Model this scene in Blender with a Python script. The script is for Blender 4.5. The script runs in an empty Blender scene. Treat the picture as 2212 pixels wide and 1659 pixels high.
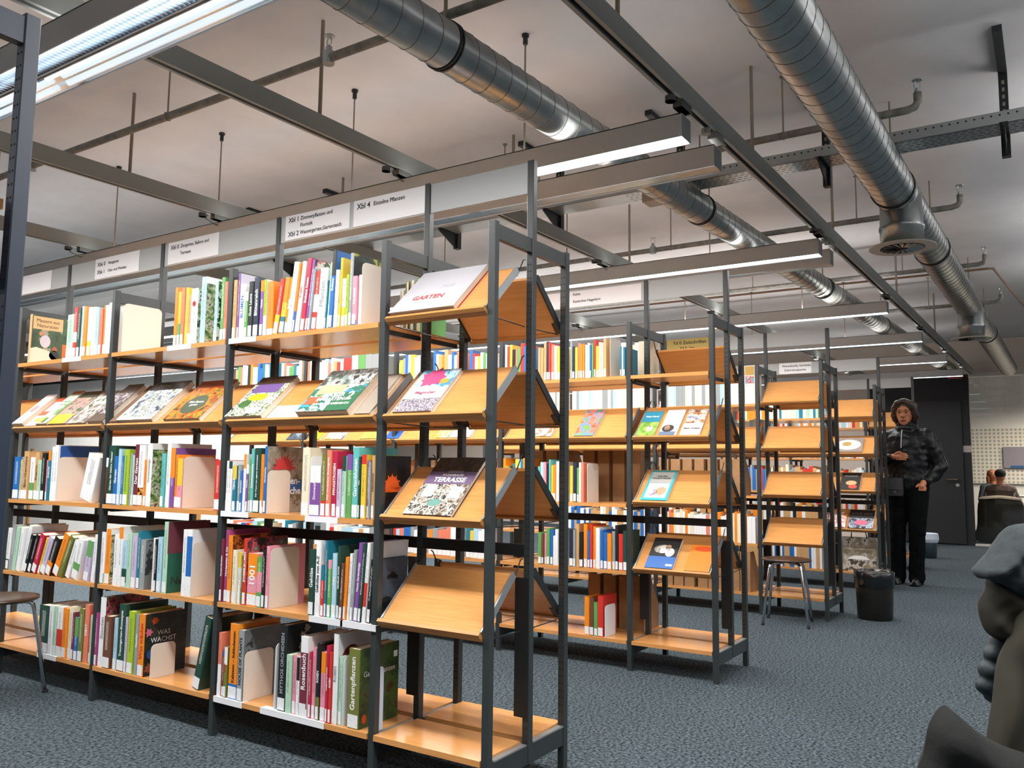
import bpy, math, random
from mathutils import Vector, Matrix
random.seed(7)
SC = bpy.context.scene
COL = SC.collection
R = math.radians

# ---------------------------------------------------------------- camera
F_PX, YAW, PITCH, ROLL = 1790.26, 0.578846, 0.102032, 0.011650
cam = bpy.data.cameras.new('camera')
cam.sensor_width = 36.0
cam.lens = F_PX / 2212 * 36.0
cam.clip_start = 0.02
camo = bpy.data.objects.new('camera', cam)
COL.objects.link(camo)
_f = Vector((math.cos(YAW) * math.cos(PITCH), math.sin(YAW) * math.cos(PITCH), math.sin(PITCH)))
_r = Vector((math.sin(YAW), -math.cos(YAW), 0))
_u = _r.cross(_f)
_r, _u = math.cos(ROLL) * _r + math.sin(ROLL) * _u, -math.sin(ROLL) * _r + math.cos(ROLL) * _u
camo.matrix_world = Matrix(((_r.x, _u.x, -_f.x, -2.2215), (_r.y, _u.y, -_f.y, -1.5264), (_r.z, _u.z, -_f.z, 1.0728), (0, 0, 0, 1)))
SC.camera = camo

# ---------------------------------------------------------------- light, exposure
SC.view_settings.view_transform = 'Standard'
SC.view_settings.look = 'None'
SC.view_settings.gamma = 1.0
SC.view_settings.use_curve_mapping = False
SC.view_settings.exposure = 0.0
world = bpy.data.worlds.new('dusk')
SC.world = world
world.use_nodes = True
_bg = world.node_tree.nodes['Background']
_bg.inputs['Color'].default_value = (0.42, 0.56, 0.78, 1)
_bg.inputs['Strength'].default_value = 0.34

def area(name, loc, sx, sy, power, col=(1, 0.97, 0.935), rot=(0, 0, 0), spread=R(165)):
    d = bpy.data.lights.new(name, 'AREA')
    d.shape = 'RECTANGLE'; d.size = sx; d.size_y = sy
    d.energy = power; d.color = col; d.spread = spread
    o = bpy.data.objects.new(name, d); COL.objects.link(o)
    o.location = loc; o.rotation_euler = rot
    return o

LAMPS = [  # x0, x1, y_end, y_far, lit, watts
    (-0.892, -0.802, -2.6, 7.0, True, 138), (-0.795, -0.686, -2.6, 7.0, False, 105),
    (0.849, 0.952, -0.324, 9.5, True, 158), (1.233, 1.336, -0.324, 9.5, False, 150),
    (3.010, 3.112, -0.362, 11.0, True, 190), (3.300, 3.402, -0.368, 11.0, False, 130),
    (5.250, 5.352, -0.402, 11.0, True, 230), (7.070, 7.172, -0.446, 9.0, True, 120),
    (8.930, 9.030, -0.490, 9.0, True, 100), (10.650, 10.750, -0.520, 9.0, True, 80),
    (0.849, 0.952, -7.6, -1.85, True, 40), (3.010, 3.112, -7.6, -1.85, True, 40), (5.250, 5.352, -7.6, -1.85, True, 40), (7.070, 7.172, -7.6, -1.85, True, 36), (-1.3, -1.2, -7.6, -2.2, True, 36), (-2.95, -2.85, -2.6, 7.0, True, 70)]  # unseen channels added as fill for the ceiling, floor and lamp sides
LAMP_Z = 2.42
for k, (x0, x1, y0, y1, lit, w) in enumerate(LAMPS):
    area('lamp_light', ((x0 + x1) / 2, (y0 + y1) / 2, LAMP_Z - 0.004), x1 - x0 - 0.02, y1 - y0 - 0.04, w)
    area('lamp_uplight', ((x0 + x1) / 2, (y0 + y1) / 2, LAMP_Z + 0.104), x1 - x0 - 0.02, y1 - y0 - 0.04, w * (2.1 if y1 < 0 else 0.6 if x0 < -2 else 0.06 if x0 < 4 else 0.22), rot=(math.pi, 0, 0), spread=R(180))  # the added unseen channels get the strongest uplight, to brighten the ceiling
area('reading_room_light', (14.1, -2.6, 2.55), 2.4, 3.0, 230, (1, 0.89, 0.75))

# ---------------------------------------------------------------- helpers
def lin(h):
    h = h.lstrip('#')
    c = [int(h[i:i + 2], 16) / 255 for i in (0, 2, 4)]
    return tuple((v / 12.92 if v <= 0.04045 else ((v + 0.055) / 1.055) ** 2.4) for v in c) + (1,)

_mats = {}
def mat(name, hexc, rough=0.5, metal=0.0, emit=0.0, spec=None, noise=None):
    """plain or lightly mottled procedural material; noise = (scale, amount, bump)"""
    if name in _mats: return _mats[name]
    m = bpy.data.materials.new(name); m.use_nodes = True
    nt = m.node_tree; b = nt.nodes['Principled BSDF']
    b.inputs['Base Color'].default_value = lin(hexc)
    b.inputs['Roughness'].default_value = rough
    b.inputs['Metallic'].default_value = metal
    if spec is not None: b.inputs['Specular IOR Level'].default_value = spec
    if emit:
        b.inputs['Emission Color'].default_value = lin(hexc); b.inputs['Emission Strength'].default_value = emit
    if noise:
        tc = nt.nodes.new('ShaderNodeTexCoord'); n = nt.nodes.new('ShaderNodeTexNoise')
        n.inputs['Scale'].default_value = noise[0]; n.inputs['Detail'].default_value = 3
        nt.links.new(tc.outputs['Object'], n.inputs['Vector'])
        r = nt.nodes.new('ShaderNodeValToRGB')
        c = lin(hexc); a = noise[1]
        r.color_ramp.elements[0].position = 0.32; r.color_ramp.elements[1].position = 0.68
        r.color_ramp.elements[0].color = tuple(v * (1 - a) for v in c[:3]) + (1,)
        r.color_ramp.elements[1].color = tuple(min(1, v * (1 + a)) for v in c[:3]) + (1,)
        nt.links.new(n.outputs['Fac'], r.inputs['Fac']); nt.links.new(r.outputs['Color'], b.inputs['Base Color'])
        if len(noise) > 2 and noise[2]:
            bp = nt.nodes.new('ShaderNodeBump'); bp.inputs['Strength'].default_value = noise[2]; bp.inputs['Distance'].default_value = 0.01
            nt.links.new(n.outputs['Fac'], bp.inputs['Height']); nt.links.new(bp.outputs['Normal'], b.inputs['Normal'])
    _mats[name] = m
    return m

def art(name, cols, scale=12, seed=0, kind='noise', rough=0.35, stretch=(1, 1, 1)):
    """printed illustration: patches of several colours"""
    if name in _mats: return _mats[name]
    m = bpy.data.materials.new(name); m.use_nodes = True
    nt = m.node_tree; b = nt.nodes['Principled BSDF']; b.inputs['Roughness'].default_value = rough
    tc = nt.nodes.new('ShaderNodeTexCoord'); mp = nt.nodes.new('ShaderNodeMapping')
    mp.inputs['Location'].default_value = (seed * 3.1, seed * 1.7, seed * 2.3); mp.inputs['Scale'].default_value = stretch
    nt.links.new(tc.outputs['Object'], mp.inputs['Vector'])
    r = nt.nodes.new('ShaderNodeValToRGB'); r.color_ramp.interpolation = 'CONSTANT'
    if kind == 'noise':
        n = nt.nodes.new('ShaderNodeTexNoise'); n.inputs['Detail'].default_value = 4; n.inputs['Roughness'].default_value = 0.65
        out = n.outputs['Fac']; lo, hi = 0.34, 0.66
    else:
        n = nt.nodes.new('ShaderNodeTexVoronoi'); out = n.outputs['Color']; lo, hi = 0.0, 1.0
    n.inputs['Scale'].default_value = scale
    nt.links.new(mp.outputs['Vector'], n.inputs['Vector'])
    while len(r.color_ramp.elements) < len(cols): r.color_ramp.elements.new(0.5)
    for i, c in enumerate(cols):
        e = r.color_ramp.elements[i]; e.position = lo + (hi - lo) * i / len(cols) if i else 0; e.color = lin(c)
    nt.links.new(out, r.inputs['Fac']); nt.links.new(r.outputs['Color'], b.inputs['Base Color'])
    _mats[name] = m
    return m

class MB:
    """collects shapes into one mesh; every face carries a material slot"""
    def __init__(s): s.v = []; s.f = []; s.m = []
    def add(s, vs, fs, mi=0):
        o = len(s.v); s.v += [tuple(v) for v in vs]
        for f in fs: s.f.append(tuple(i + o for i in f)); s.m.append(mi)
        return s
    def box(s, x0, x1, y0, y1, z0, z1, mi=0):
        return s.add([(x0, y0, z0), (x1, y0, z0), (x1, y1, z0), (x0, y1, z0), (x0, y0, z1), (x1, y0, z1), (x1, y1, z1), (x0, y1, z1)],
                     [(0, 3, 2, 1), (4, 5, 6, 7), (0, 1, 5, 4), (1, 2, 6, 5), (2, 3, 7, 6), (3, 0, 4, 7)], mi)
    def prism(s, pts, a, b, axis='y', mi=0):
        """polygon extruded along an axis; pts are the other two coordinates in order"""
        P = {'y': lambda p, t: (p[0], t, p[1]), 'x': lambda p, t: (t, p[0], p[1]), 'z': lambda p, t: (p[0], p[1], t)}[axis]
        n = len(pts); vs = [P(p, a) for p in pts] + [P(p, b) for p in pts]
        fs = [tuple(range(n)), tuple(range(2 * n - 1, n - 1, -1))] + [(i, i + n, (i + 1) % n + n, (i + 1) % n) for i in range(n)]
        return s.add(vs, fs, mi)
    def tube(s, pts, r, n=8, mi=0, caps=True):
        pts = [Vector(p) for p in pts]; rs = r if isinstance(r, (list, tuple)) else [r] * len(pts)
        o = len(s.v); up = None
        for i, p in enumerate(pts):
            d = (pts[min(i + 1, len(pts) - 1)] - pts[max(i - 1, 0)]).normalized()
            if up is None: up = d.orthogonal().normalized()
            else: up = (up - d * up.dot(d)).normalized()
            sd = d.cross(up)
            for k in range(n):
                a = 2 * math.pi * k / n
                s.v.append(tuple(p + (up * math.cos(a) + sd * math.sin(a)) * rs[i]))
        for i in range(len(pts) - 1):
            for k in range(n):
                s.f.append((o + i * n + k, o + i * n + (k + 1) % n, o + (i + 1) * n + (k + 1) % n, o + (i + 1) * n + k)); s.m.append(mi)
        if caps:
            s.f.append(tuple(o + k for k in range(n - 1, -1, -1))); s.m.append(mi)
            e = o + (len(pts) - 1) * n; s.f.append(tuple(e + k for k in range(n))); s.m.append(mi)
        return s
    def lathe(s, prof, c=(0, 0, 0), n=24, mi=0):
        o = len(s.v)
        for r, z in prof:
            for k in range(n):
                a = 2 * math.pi * k / n; s.v.append((c[0] + r * math.cos(a), c[1] + r * math.sin(a), c[2] + z))
        for i in range(len(prof) - 1):
            for k in range(n):
                s.f.append((o + i * n + k, o + i * n + (k + 1) % n, o + (i + 1) * n + (k + 1) % n, o + (i + 1) * n + k)); s.m.append(mi)
        s.f.append(tuple(o + k for k in range(n - 1, -1, -1))); s.m.append(mi)
        e = o + (len(prof) - 1) * n; s.f.append(tuple(e + k for k in range(n))); s.m.append(mi)
        return s
    def ball(s, c, r, sc=(1, 1, 1), n=12, m=8, mi=0):
        o = len(s.v)
        for i in range(1, m):
            t = math.pi * i / m
            for k in range(n):
                a = 2 * math.pi * k / n
                s.v.append((c[0] + r * sc[0] * math.sin(t) * math.cos(a), c[1] + r * sc[1] * math.sin(t) * math.sin(a), c[2] + r * sc[2] * math.cos(t)))
        t0 = len(s.v); s.v.append((c[0], c[1], c[2] + r * sc[2])); s.v.append((c[0], c[1], c[2] - r * sc[2]))
        for i in range(m - 2):
            for k in range(n):
                s.f.append((o + i * n + k, o + (i + 1) * n + k, o + (i + 1) * n + (k + 1) % n, o + i * n + (k + 1) % n)); s.m.append(mi)
        for k in range(n):
            s.f.append((t0, o + k, o + (k + 1) % n)); s.m.append(mi)
            e = o + (m - 2) * n; s.f.append((t0 + 1, e + (k + 1) % n, e + k)); s.m.append(mi)
        return s
    def limb(s, pts, mi=0):
        """overlapping tapered capsules: pts = [(x,y,z,r),...] for remeshed bodies"""
        for a in pts: s.ball(a[:3], a[3], n=12, m=8, mi=mi)
        for a, b in zip(pts, pts[1:]):
            if (Vector(a[:3]) - Vector(b[:3])).length > 1e-4: s.tube([a[:3], b[:3]], [a[3], b[3]], 12, mi)
        return s

def obj(name, mb, mats, parent=None, loc=(0, 0, 0), rot=(0, 0, 0), smooth=False):
    me = bpy.data.meshes.new(name); me.from_pydata(mb.v, [], mb.f); me.update()
    if not isinstance(mats, (list, tuple)): mats = [mats]
    for m in mats: me.materials.append(m)
    if len(mats) > 1: me.polygons.foreach_set('material_index', mb.m)
    if smooth: me.polygons.foreach_set('use_smooth', [True] * len(me.polygons))
    o = bpy.data.objects.new(name, me); COL.objects.link(o)
    o.location = loc; o.rotation_euler = rot
    if parent: o.parent = parent
    return o

def tag(o, label=None, cat=None, group=None, kind=None):
    for k, v in (('label', label), ('category', cat), ('group', group), ('kind', kind)):
        if v: o[k] = v
    return o

def thing(name, label, cat, loc=(0, 0, 0), rotz=0, group=None):
    o = bpy.data.objects.new(name, None); COL.objects.link(o); o.empty_display_size = 0.05
    o.location = loc; o.rotation_euler = (0, 0, rotz)
    return tag(o, label, cat, group)

def struct(name, mb, m):
    return tag(obj(name, mb, m), kind='structure')

def lettering(name, body, size, m, parent, M, align='LEFT', fit=None, bold=0.0):
    """flat printed text; M maps the text plane into the parent's space; fit = (max width, max height)"""
    cu = bpy.data.curves.new(name, 'FONT'); cu.body = body; cu.size = size; cu.align_x = align; cu.align_y = 'CENTER'
    cu.resolution_u = 2; cu.offset = bold; cu.extrude = 0.0002
    t = bpy.data.objects.new(name, cu)
    me = bpy.data.meshes.new_from_object(t)
    bpy.data.objects.remove(t)
    if fit and len(me.vertices):
        xs = [v.co.x for v in me.vertices]; ys = [v.co.y for v in me.vertices]
        sx = max(xs) - min(xs); sy = max(ys) - min(ys)
        k = min(fit[0] / sx, fit[1] / sy)
        cx, cy = (max(xs) + min(xs)) / 2, (max(ys) + min(ys)) / 2
        for v in me.vertices: v.co = ((v.co.x - cx) * k, (v.co.y - cy) * k, v.co.z)
    me.materials.clear(); me.materials.append(m)
    o = bpy.data.objects.new(name, me); COL.objects.link(o)
    o.parent = parent; o.matrix_local = M
    return o

def frame(o, x, y, z):
    """matrix from origin and three axes"""
    return Matrix(((x[0], y[0], z[0], o[0]), (x[1], y[1], z[1], o[1]), (x[2], y[2], z[2], o[2]), (0, 0, 0, 1)))

def print_patch(name, pts, m, parent, M, t=0.0004):
    """flat printed or glued shape on a surface"""
    mb = MB().prism(pts, 0, t, 'z')
    o = obj(name, mb, m, parent); o.matrix_local = M
    return o

def rect(u0, v0, u1, v1): return [(u0, v0), (u1, v0), (u1, v1), (u0, v1)]
def disc(u, v, a, b=None, n=14, ph=0): return [(u + a * math.cos(2 * math.pi * k / n + ph), v + (b or a) * math.sin(2 * math.pi * k / n + ph)) for k in range(n)]

# ---------------------------------------------------------------- materials
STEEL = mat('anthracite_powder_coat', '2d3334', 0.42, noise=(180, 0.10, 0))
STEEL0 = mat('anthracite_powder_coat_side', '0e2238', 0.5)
STEELD = mat('black_brace_steel', '15181a', 0.5)
HOLE = mat('punched_hole', '0b0d0e', 0.9)
GALV = mat('bright_zinc', 'a9afb0', 0.35, 0.7)
DKMET = mat('dark_bracket_metal', '2a2f31', 0.45, 0.3)
RAILM = mat('grey_rail_paint', '858986', 0.5)
LAMPM = mat('lamp_grey_paint', 'bcc0c2', 0.5)
PIPEM = mat('sprinkler_pipe_paint', '77746d', 0.55, noise=(30, 0.25, 0))
RODM = mat('hanger_rod_metal', '8a7d6f', 0.5, 0.2)
MIRR = mat('lamp_reflector_mirror', 'cfd6da', 0.12, 1.0)
GLOW2 = mat('shielded_tube', 'eef4ff', 0.4, 0, 1.3)
GLOW = mat('fluorescent_diffuser', 'eef4ff', 0.4, 0, 5.0)
PLATE = mat('sign_plate_white', 'f4f4f8', 0.45)
PANELM = mat('sign_panel_grey', 'b3b7b9', 0.45)
INK = mat('black_ink', '17181a', 0.6)
PAPER = mat('page_paper', 'd8cdb8', 0.8, noise=(300, 0.10, 0))
CREAMM = mat('bookend_cream', 'ddd2c5', 0.5, noise=(400, 0.05, 0))
WHITEM = mat('white_enamel', 'e2e4e8', 0.4)
CHROME = mat('chrome', 'c9cdd0', 0.12, 1.0)

def wood_material(name, c0, c1, rough, scale=(2.2, 30, 60)):
    m = bpy.data.materials.new(name); m.use_nodes = True; nt = m.node_tree; b = nt.nodes['Principled BSDF']
    tc = nt.nodes.new('ShaderNodeTexCoord'); mp = nt.nodes.new('ShaderNodeMapping'); mp.inputs['Scale'].default_value = (45, 2.2, 45)
    n = nt.nodes.new('ShaderNodeTexNoise'); n.inputs['Scale'].default_value = 3; n.inputs['Detail'].default_value = 5
    r = nt.nodes.new('ShaderNodeValToRGB'); r.color_ramp.elements[0].position = 0.3; r.color_ramp.elements[1].position = 0.72
    r.color_ramp.elements[0].color = lin(c0); r.color_ramp.elements[1].color = lin(c1)
    nt.links.new(tc.outputs['Object'], mp.inputs['Vector']); nt.links.new(mp.outputs['Vector'], n.inputs['Vector'])
    nt.links.new(n.outputs['Fac'], r.inputs['Fac']); nt.links.new(r.outputs['Color'], b.inputs['Base Color'])
    b.inputs['Roughness'].default_value = rough
    return m
WOOD = wood_material('beech_laminate', 'c4884c', 'd2985c', 0.2)
EDGE = wood_material('beech_edge', 'a8733c', 'c28d50', 0.4)

PAL = {  # book cover colours
    'wh': ('white', 'e4e6e8'), 'cr': ('cream', 'e0d6bd'), 'pk': ('pink', 'dd8fa0'), 'rd': ('red', 'c8342b'), 'cs': ('crimson', 'b52245'),
    'or': ('orange', 'e5861f'), 'yl': ('yellow', 'dcbc3a'), 'lm': ('lime green', '9db92f'), 'gn': ('green', '5f9a55'), 'dg': ('dark green', '22453a'),
    'tl': ('teal', '20748a'), 'tq': ('turquoise', '5fb0ac'), 'bl': ('blue', '2467b0'), 'nv': ('navy', '1f2c42'), 'lb': ('pale blue', 'a4c8da'),
    'pu': ('purple', '7a4f96'), 'lv': ('lavender', 'bcb0cc'), 'mg': ('magenta', '9b3f77'), 'mr': ('maroon', '702b3c'), 'br': ('brown', '6b4330'),
    'tn': ('tan', 'c39b6a'), 'gy': ('grey', '8f9698'), 'dk': ('black', '1d2022'), 'ol': ('olive', '6f7436'), 'mt': ('mint', 'a9cdb5'), 'sl': ('salmon', 'd97b62')}
for _k, (_n, _h) in PAL.items(): mat('cover_' + _n.replace(' ', '_'), _h, 0.38)
def cov(k): return _mats['cover_' + PAL[k][0].replace(' ', '_')]

def spine_material(k):
    """cover colour with faint small print down the spine"""
    name = 'spine_' + PAL[k][0].replace(' ', '_')
    if name in _mats: return _mats[name]
    m = bpy.data.materials.new(name); m.use_nodes = True; nt = m.node_tree; b = nt.nodes['Principled BSDF']
    b.inputs['Roughness'].default_value = 0.38
    c = lin(PAL[k][1]); lum = 0.3 * c[0] + 0.6 * c[1] + 0.1 * c[2]
    ink = (0.03, 0.035, 0.04, 1) if lum > 0.32 else (0.75, 0.75, 0.72, 1)
    tc = nt.nodes.new('ShaderNodeTexCoord'); sp = nt.nodes.new('ShaderNodeSeparateXYZ'); nt.links.new(tc.outputs['Generated'], sp.inputs['Vector'])
    mp = nt.nodes.new('ShaderNodeMapping'); mp.inputs['Scale'].default_value = (1, 260, 520); nt.links.new(tc.outputs['Object'], mp.inputs['Vector'])
    n = nt.nodes.new('ShaderNodeTexNoise'); n.inputs['Scale'].default_value = 1; n.inputs['Detail'].default_value = 1; nt.links.new(mp.outputs['Vector'], n.inputs['Vector'])
    def mth(op, a, bv):
        q = nt.nodes.new('ShaderNodeMath'); q.operation = op
        for i, v in enumerate((a, bv)):
            if isinstance(v, (int, float)): q.inputs[i].default_value = v
            else: nt.links.new(v, q.inputs[i])
        return q.outputs[0]
    dy = mth('ABSOLUTE', mth('SUBTRACT', sp.outputs['Y'], 0.5), 0)
    k1 = mth('LESS_THAN', dy, 0.17)
    k2 = mth('LESS_THAN', mth('ABSOLUTE', mth('SUBTRACT', sp.outputs['Z'], 0.62), 0), 0.27)
    k3 = mth('GREATER_THAN', n.outputs['Fac'], 0.555)
    k4 = mth('LESS_THAN', sp.outputs['X'], 0.01)
    fac = mth('MULTIPLY', mth('MULTIPLY', k1, k2), mth('MULTIPLY', k3, k4))
    mx = nt.nodes.new('ShaderNodeMix'); mx.data_type = 'RGBA'
    nt.links.new(fac, mx.inputs[0]); mx.inputs[6].default_value = c; mx.inputs[7].default_value = ink
    nt.links.new(mx.outputs[2], b.inputs['Base Color'])
    _mats[name] = m
    return m

LABELM = art('call_number_label', ['e6e8ea', 'e6e8ea', 'e6e8ea', 'b4b9bc'], 260, 1, rough=0.5)
ARTS = {
    'lvk': mat('print_lavender', 'b9b8c8', 0.35), 'art1': art('print_petals', ['3b2f33', 'b67f76', 'd9d3c8', '5b6b48'], 16, 1),
    'leaf': art('print_leaves', ['101312', '16201a', '1e3a22', 'a8a22c'], 22, 2), 'art2': art('print_fern', ['4d6b3a', '86a06a', 'd3d7c8', '33472a'], 18, 3),
    'garden': art('print_garden', ['26331f', '4a6a33', '8c9a5f', 'c9c6b4', '5d4a38'], 30, 4), 'art3': art('print_terrace', ['20301f', 'd7dcd8', '3f5d33', 'e2e2dc'], 14, 5),
    'lotus': art('print_pond', ['6a5b48', '8f8676', 'a39a8a', '7d715c'], 10, 6), 'flame': art('print_dark_bed', ['14110f', '231a14', '33271d', '22301c'], 14, 7),
    'tree': art('print_slate', ['3b434d', '444c57', '4b5560', '3f4853'], 6, 8), 'art4': art('print_autumn', ['3c1d12', 'a2561d', '5a2a15', 'd28b3a'], 14, 9),
    'art5': art('print_blossom', ['2b2f2a', '5d2f33', 'b74f5d', '3f5a3a', '7c7f88'], 20, 10), 'gybr': art('print_grey_leaf', ['565b5d', '60666a', '6a6f70', '2c2f30'], 7, 11),
    'neu': mat('print_deep_teal', '1f5a4a', 0.35), 'orchid': mat('print_black', '17191b', 0.3), 'rose': mat('print_pale', 'c9ccd2', 0.35),
    'gpf': art('print_meadow', ['27361a', '34491f', '3f5a26', '56301f'], 8, 12), 'was': art('print_flowers_dark', ['131614', '1b201b', '232a22', '35302a'], 16, 13),
    'bluewhite': mat('print_pale_blue', 'd4dae0', 0.35)}
FIRE = art('print_fire', ['1a120d', 'b5601f', 'e6b65a', '2c3a1e'], 40, 14)
def part_mat(k): return FIRE if k == 'fire' else cov(k)

# ---------------------------------------------------------------- the setting
def carpet_material():
    m = bpy.data.materials.new('carpet_needlefelt'); m.use_nodes = True; nt = m.node_tree; b = nt.nodes['Principled BSDF']
    tc = nt.nodes.new('ShaderNodeTexCoord')
    n = nt.nodes.new('ShaderNodeTexNoise'); n.inputs['Scale'].default_value = 75; n.inputs['Detail'].default_value = 6; n.inputs['Roughness'].default_value = 0.7
    n2 = nt.nodes.new('ShaderNodeTexNoise'); n2.inputs['Scale'].default_value = 0.9; n2.inputs['Detail'].default_value = 2
    nt.links.new(tc.outputs['Object'], n.inputs['Vector']); nt.links.new(tc.outputs['Object'], n2.inputs['Vector'])
    r = nt.nodes.new('ShaderNodeValToRGB'); r.color_ramp.elements[0].position = 0.40; r.color_ramp.elements[1].position = 0.62
    r.color_ramp.elements[0].color = lin('182024'); r.color_ramp.elements[1].color = lin('66737a')
    nt.links.new(n.outputs['Fac'], r.inputs['Fac'])
    mx = nt.nodes.new('ShaderNodeMix'); mx.data_type = 'RGBA'; mx.blend_type = 'MULTIPLY'; mx.inputs[0].default_value = 0.35
    nt.links.new(r.outputs['Color'], mx.inputs[6]); nt.links.new(n2.outputs['Fac'], mx.inputs[7]); nt.links.new(mx.outputs[2], b.inputs['Base Color'])
    b.inputs['Roughness'].default_value = 0.95; b.inputs['Specular IOR Level'].default_value = 0.1
    bp = nt.nodes.new('ShaderNodeBump'); bp.inputs['Strength'].default_value = 0.6; bp.inputs['Distance'].default_value = 0.006
    nt.links.new(n.outputs['Fac'], bp.inputs['Height']); nt.links.new(bp.outputs['Normal'], b.inputs['Normal'])
    return m
CARPET = carpet_material()
PLASTER = mat('ceiling_paint', 'c7c7c9', 0.85, noise=(3.0, 0.05, 0.05))
WALLP = mat('wall_paint', 'cfc0b2', 0.85, noise=(2.5, 0.04, 0.03))
WHITEW = mat('wall_paint_white', 'ecebe6', 0.8, noise=(4, 0.03, 0.02))
DARKW = mat('dark_wall_panel', '121618', 0.55, noise=(2.5, 0.08, 0.02))
CEIL = 3.12
struct('floor', MB().box(-9, 16.5, -8, 26, -0.1, 0), CARPET)
struct('ceiling', MB().box(-9, 16.5, -8, 26, CEIL, CEIL + 0.1), PLASTER)
struct('wall_left', MB().box(-9, 16.5, 26, 26.15, 0, CEIL), WHITEW)
struct('wall_front', MB().box(-9.15, -9, -8, 26, 0, CEIL), WALLP)
# back wall: plastered part, dark part with the door, glazed part in front of the reading room
struct('wall_back', MB().box(12.2, 12.35, 0.95, 26, 0, CEIL).box(12.2, 12.35, -8, 0.95, 2.6, CEIL), WALLP)
struct('wall_dark', MB().box(12.2, 12.32, -0.47, 0.95, 0, 2.6), DARKW)
struct('trim_1', MB().box(12.18, 12.34, -8, -0.47, 2.56, 2.62).box(12.2, 12.3, -8, -0.47, 0, 0.03), mat('partition_frame', 'c9c4bb', 0.5))
PANE = bpy.data.materials.new('clear_glass'); PANE.use_nodes = True
_nt = PANE.node_tree; _nt.nodes.remove(_nt.nodes['Principled BSDF'])
_tr = _nt.nodes.new('ShaderNodeBsdfTransparent'); _gl = _nt.nodes.new('ShaderNodeBsdfGlossy'); _gl.inputs['Roughness'].default_value = 0.02
_mx = _nt.nodes.new('ShaderNodeMixShader'); _mx.inputs[0].default_value = 0.05
_nt.links.new(_tr.outputs[0], _mx.inputs[1]); _nt.links.new(_gl.outputs[0], _mx.inputs[2]); _nt.links.new(_mx.outputs[0], _nt.nodes['Material Output'].inputs['Surface'])
struct('window_1', MB().box(12.24, 12.25, -8, -0.47, 0.03, 2.56), PANE)
# the right-hand wall has a long band of dusk-lit windows
struct('wall_right', MB().box(-9, 12.2, -8.15, -8, 0, 0.7).box(-9, 12.2, -8.15, -8, 2.75, CEIL), WALLP)
struct('window_2', MB().box(-9, 12.2, -8.08, -8.07, 0.7, 2.75), PANE)
mb = MB()
for k in range(10): mb.box(-9 + k * 2.3, -8.92 + k * 2.3, -8.12, -8.03, 0.7, 2.75)
struct('trim_2', mb, STEEL)
# reading room beyond the glass
def dotted():
    m = bpy.data.materials.new('perforated_acoustic_panel'); m.use_nodes = True; nt = m.node_tree; b = nt.nodes['Principled BSDF']
    tc = nt.nodes.new('ShaderNodeTexCoord'); v = nt.nodes.new('ShaderNodeTexVoronoi'); v.inputs['Scale'].default_value = 14; v.inputs['Randomness'].default_value = 0.0; v.voronoi_dimensions = '2D'
    sx = nt.nodes.new('ShaderNodeSeparateXYZ'); cx = nt.nodes.new('ShaderNodeCombineXYZ'); nt.links.new(tc.outputs['Object'], sx.inputs[0]); nt.links.new(sx.outputs['Y'], cx.inputs['X']); nt.links.new(sx.outputs['Z'], cx.inputs['Y'])
    nt.links.new(cx.outputs[0], v.inputs['Vector'])
    r = nt.nodes.new('ShaderNodeValToRGB'); r.color_ramp.elements[0].position = 0.28; r.color_ramp.elements[1].position = 0.34
    r.color_ramp.elements[0].color = lin('a9aaa2'); r.color_ramp.elements[1].color = lin('e7e2d4')
    nt.links.new(v.outputs['Distance'], r.inputs['Fac']); nt.links.new(r.outputs['Color'], b.inputs['Base Color']); b.inputs['Roughness'].default_value = 0.8
    return m
struct('wall_reading_room', MB().box(16.3, 16.45, -8, 3, 0, CEIL), WHITEW)
struct('wall_acoustic', MB().box(16.24, 16.3, -7.5, 0.6, 0.9, 1.95), dotted())
# dark door in the dark wall
DOOR = struct('door_1', MB().box(12.165, 12.2, -0.36, 0.62, 0.02, 2.2), mat('door_leaf_dark', '15191b', 0.5))
d = bpy.data.objects.new('door_handle', None); COL.objects.link(d); d.location = (12.165, -0.27, 0.99); d.parent = DOOR
obj('lever', MB().tube([(-0.005, 0, 0), (-0.05, 0, 0), (-0.055, 0.02, 0), (-0.055, 0.15, -0.002)], 0.010, 8), CHROME, d)
obj('lock_rosette', MB().tube([(0, 0, -0.085), (-0.01, 0, -0.085)], 0.026, 14), GALV, d)
sgn = obj('door_sign', MB().box(-0.008, 0, -0.06, 0.06, -0.05, 0.05), mat('notice_paper', 'b9a9a6', 0.6), None, (12.2, -0.415, 1.455))
tag(sgn, 'small pale square notice stuck on the dark wall by the door', 'notice')
# white partition far to the left with wooden battens
wl = MB().box(4.62, 4.74, 5.0, 17, 0, 2.30)
struct('wall_partition', wl, WHITEW)
for k in range(5):
    y = 5.6 + k * 2.1
    o = obj('batten', MB().box(4.59, 4.62, y, y + 0.05, 0.1, 1.30), EDGE)
    tag(o, 'upright wooden batten on the far white partition, %s from right' % ['first', 'second', 'third', 'fourth', 'fifth'][k], 'batten', 'wooden battens on the white partition')

# ---------------------------------------------------------------- shelving racks
PA, PD, MX, DEP, HT = 0.0268, 0.0282, 0.2408, 0.5106, 1.9
FR = [0, 0.477, 1.334, 2.190, 3.051, 3.908]
TILT = R(43)
SDX, SDZ = math.cos(TILT), math.sin(TILT)        # up-slope direction of a display tray
NX, NZ = -SDZ, SDX                                # its outward normal

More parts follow.
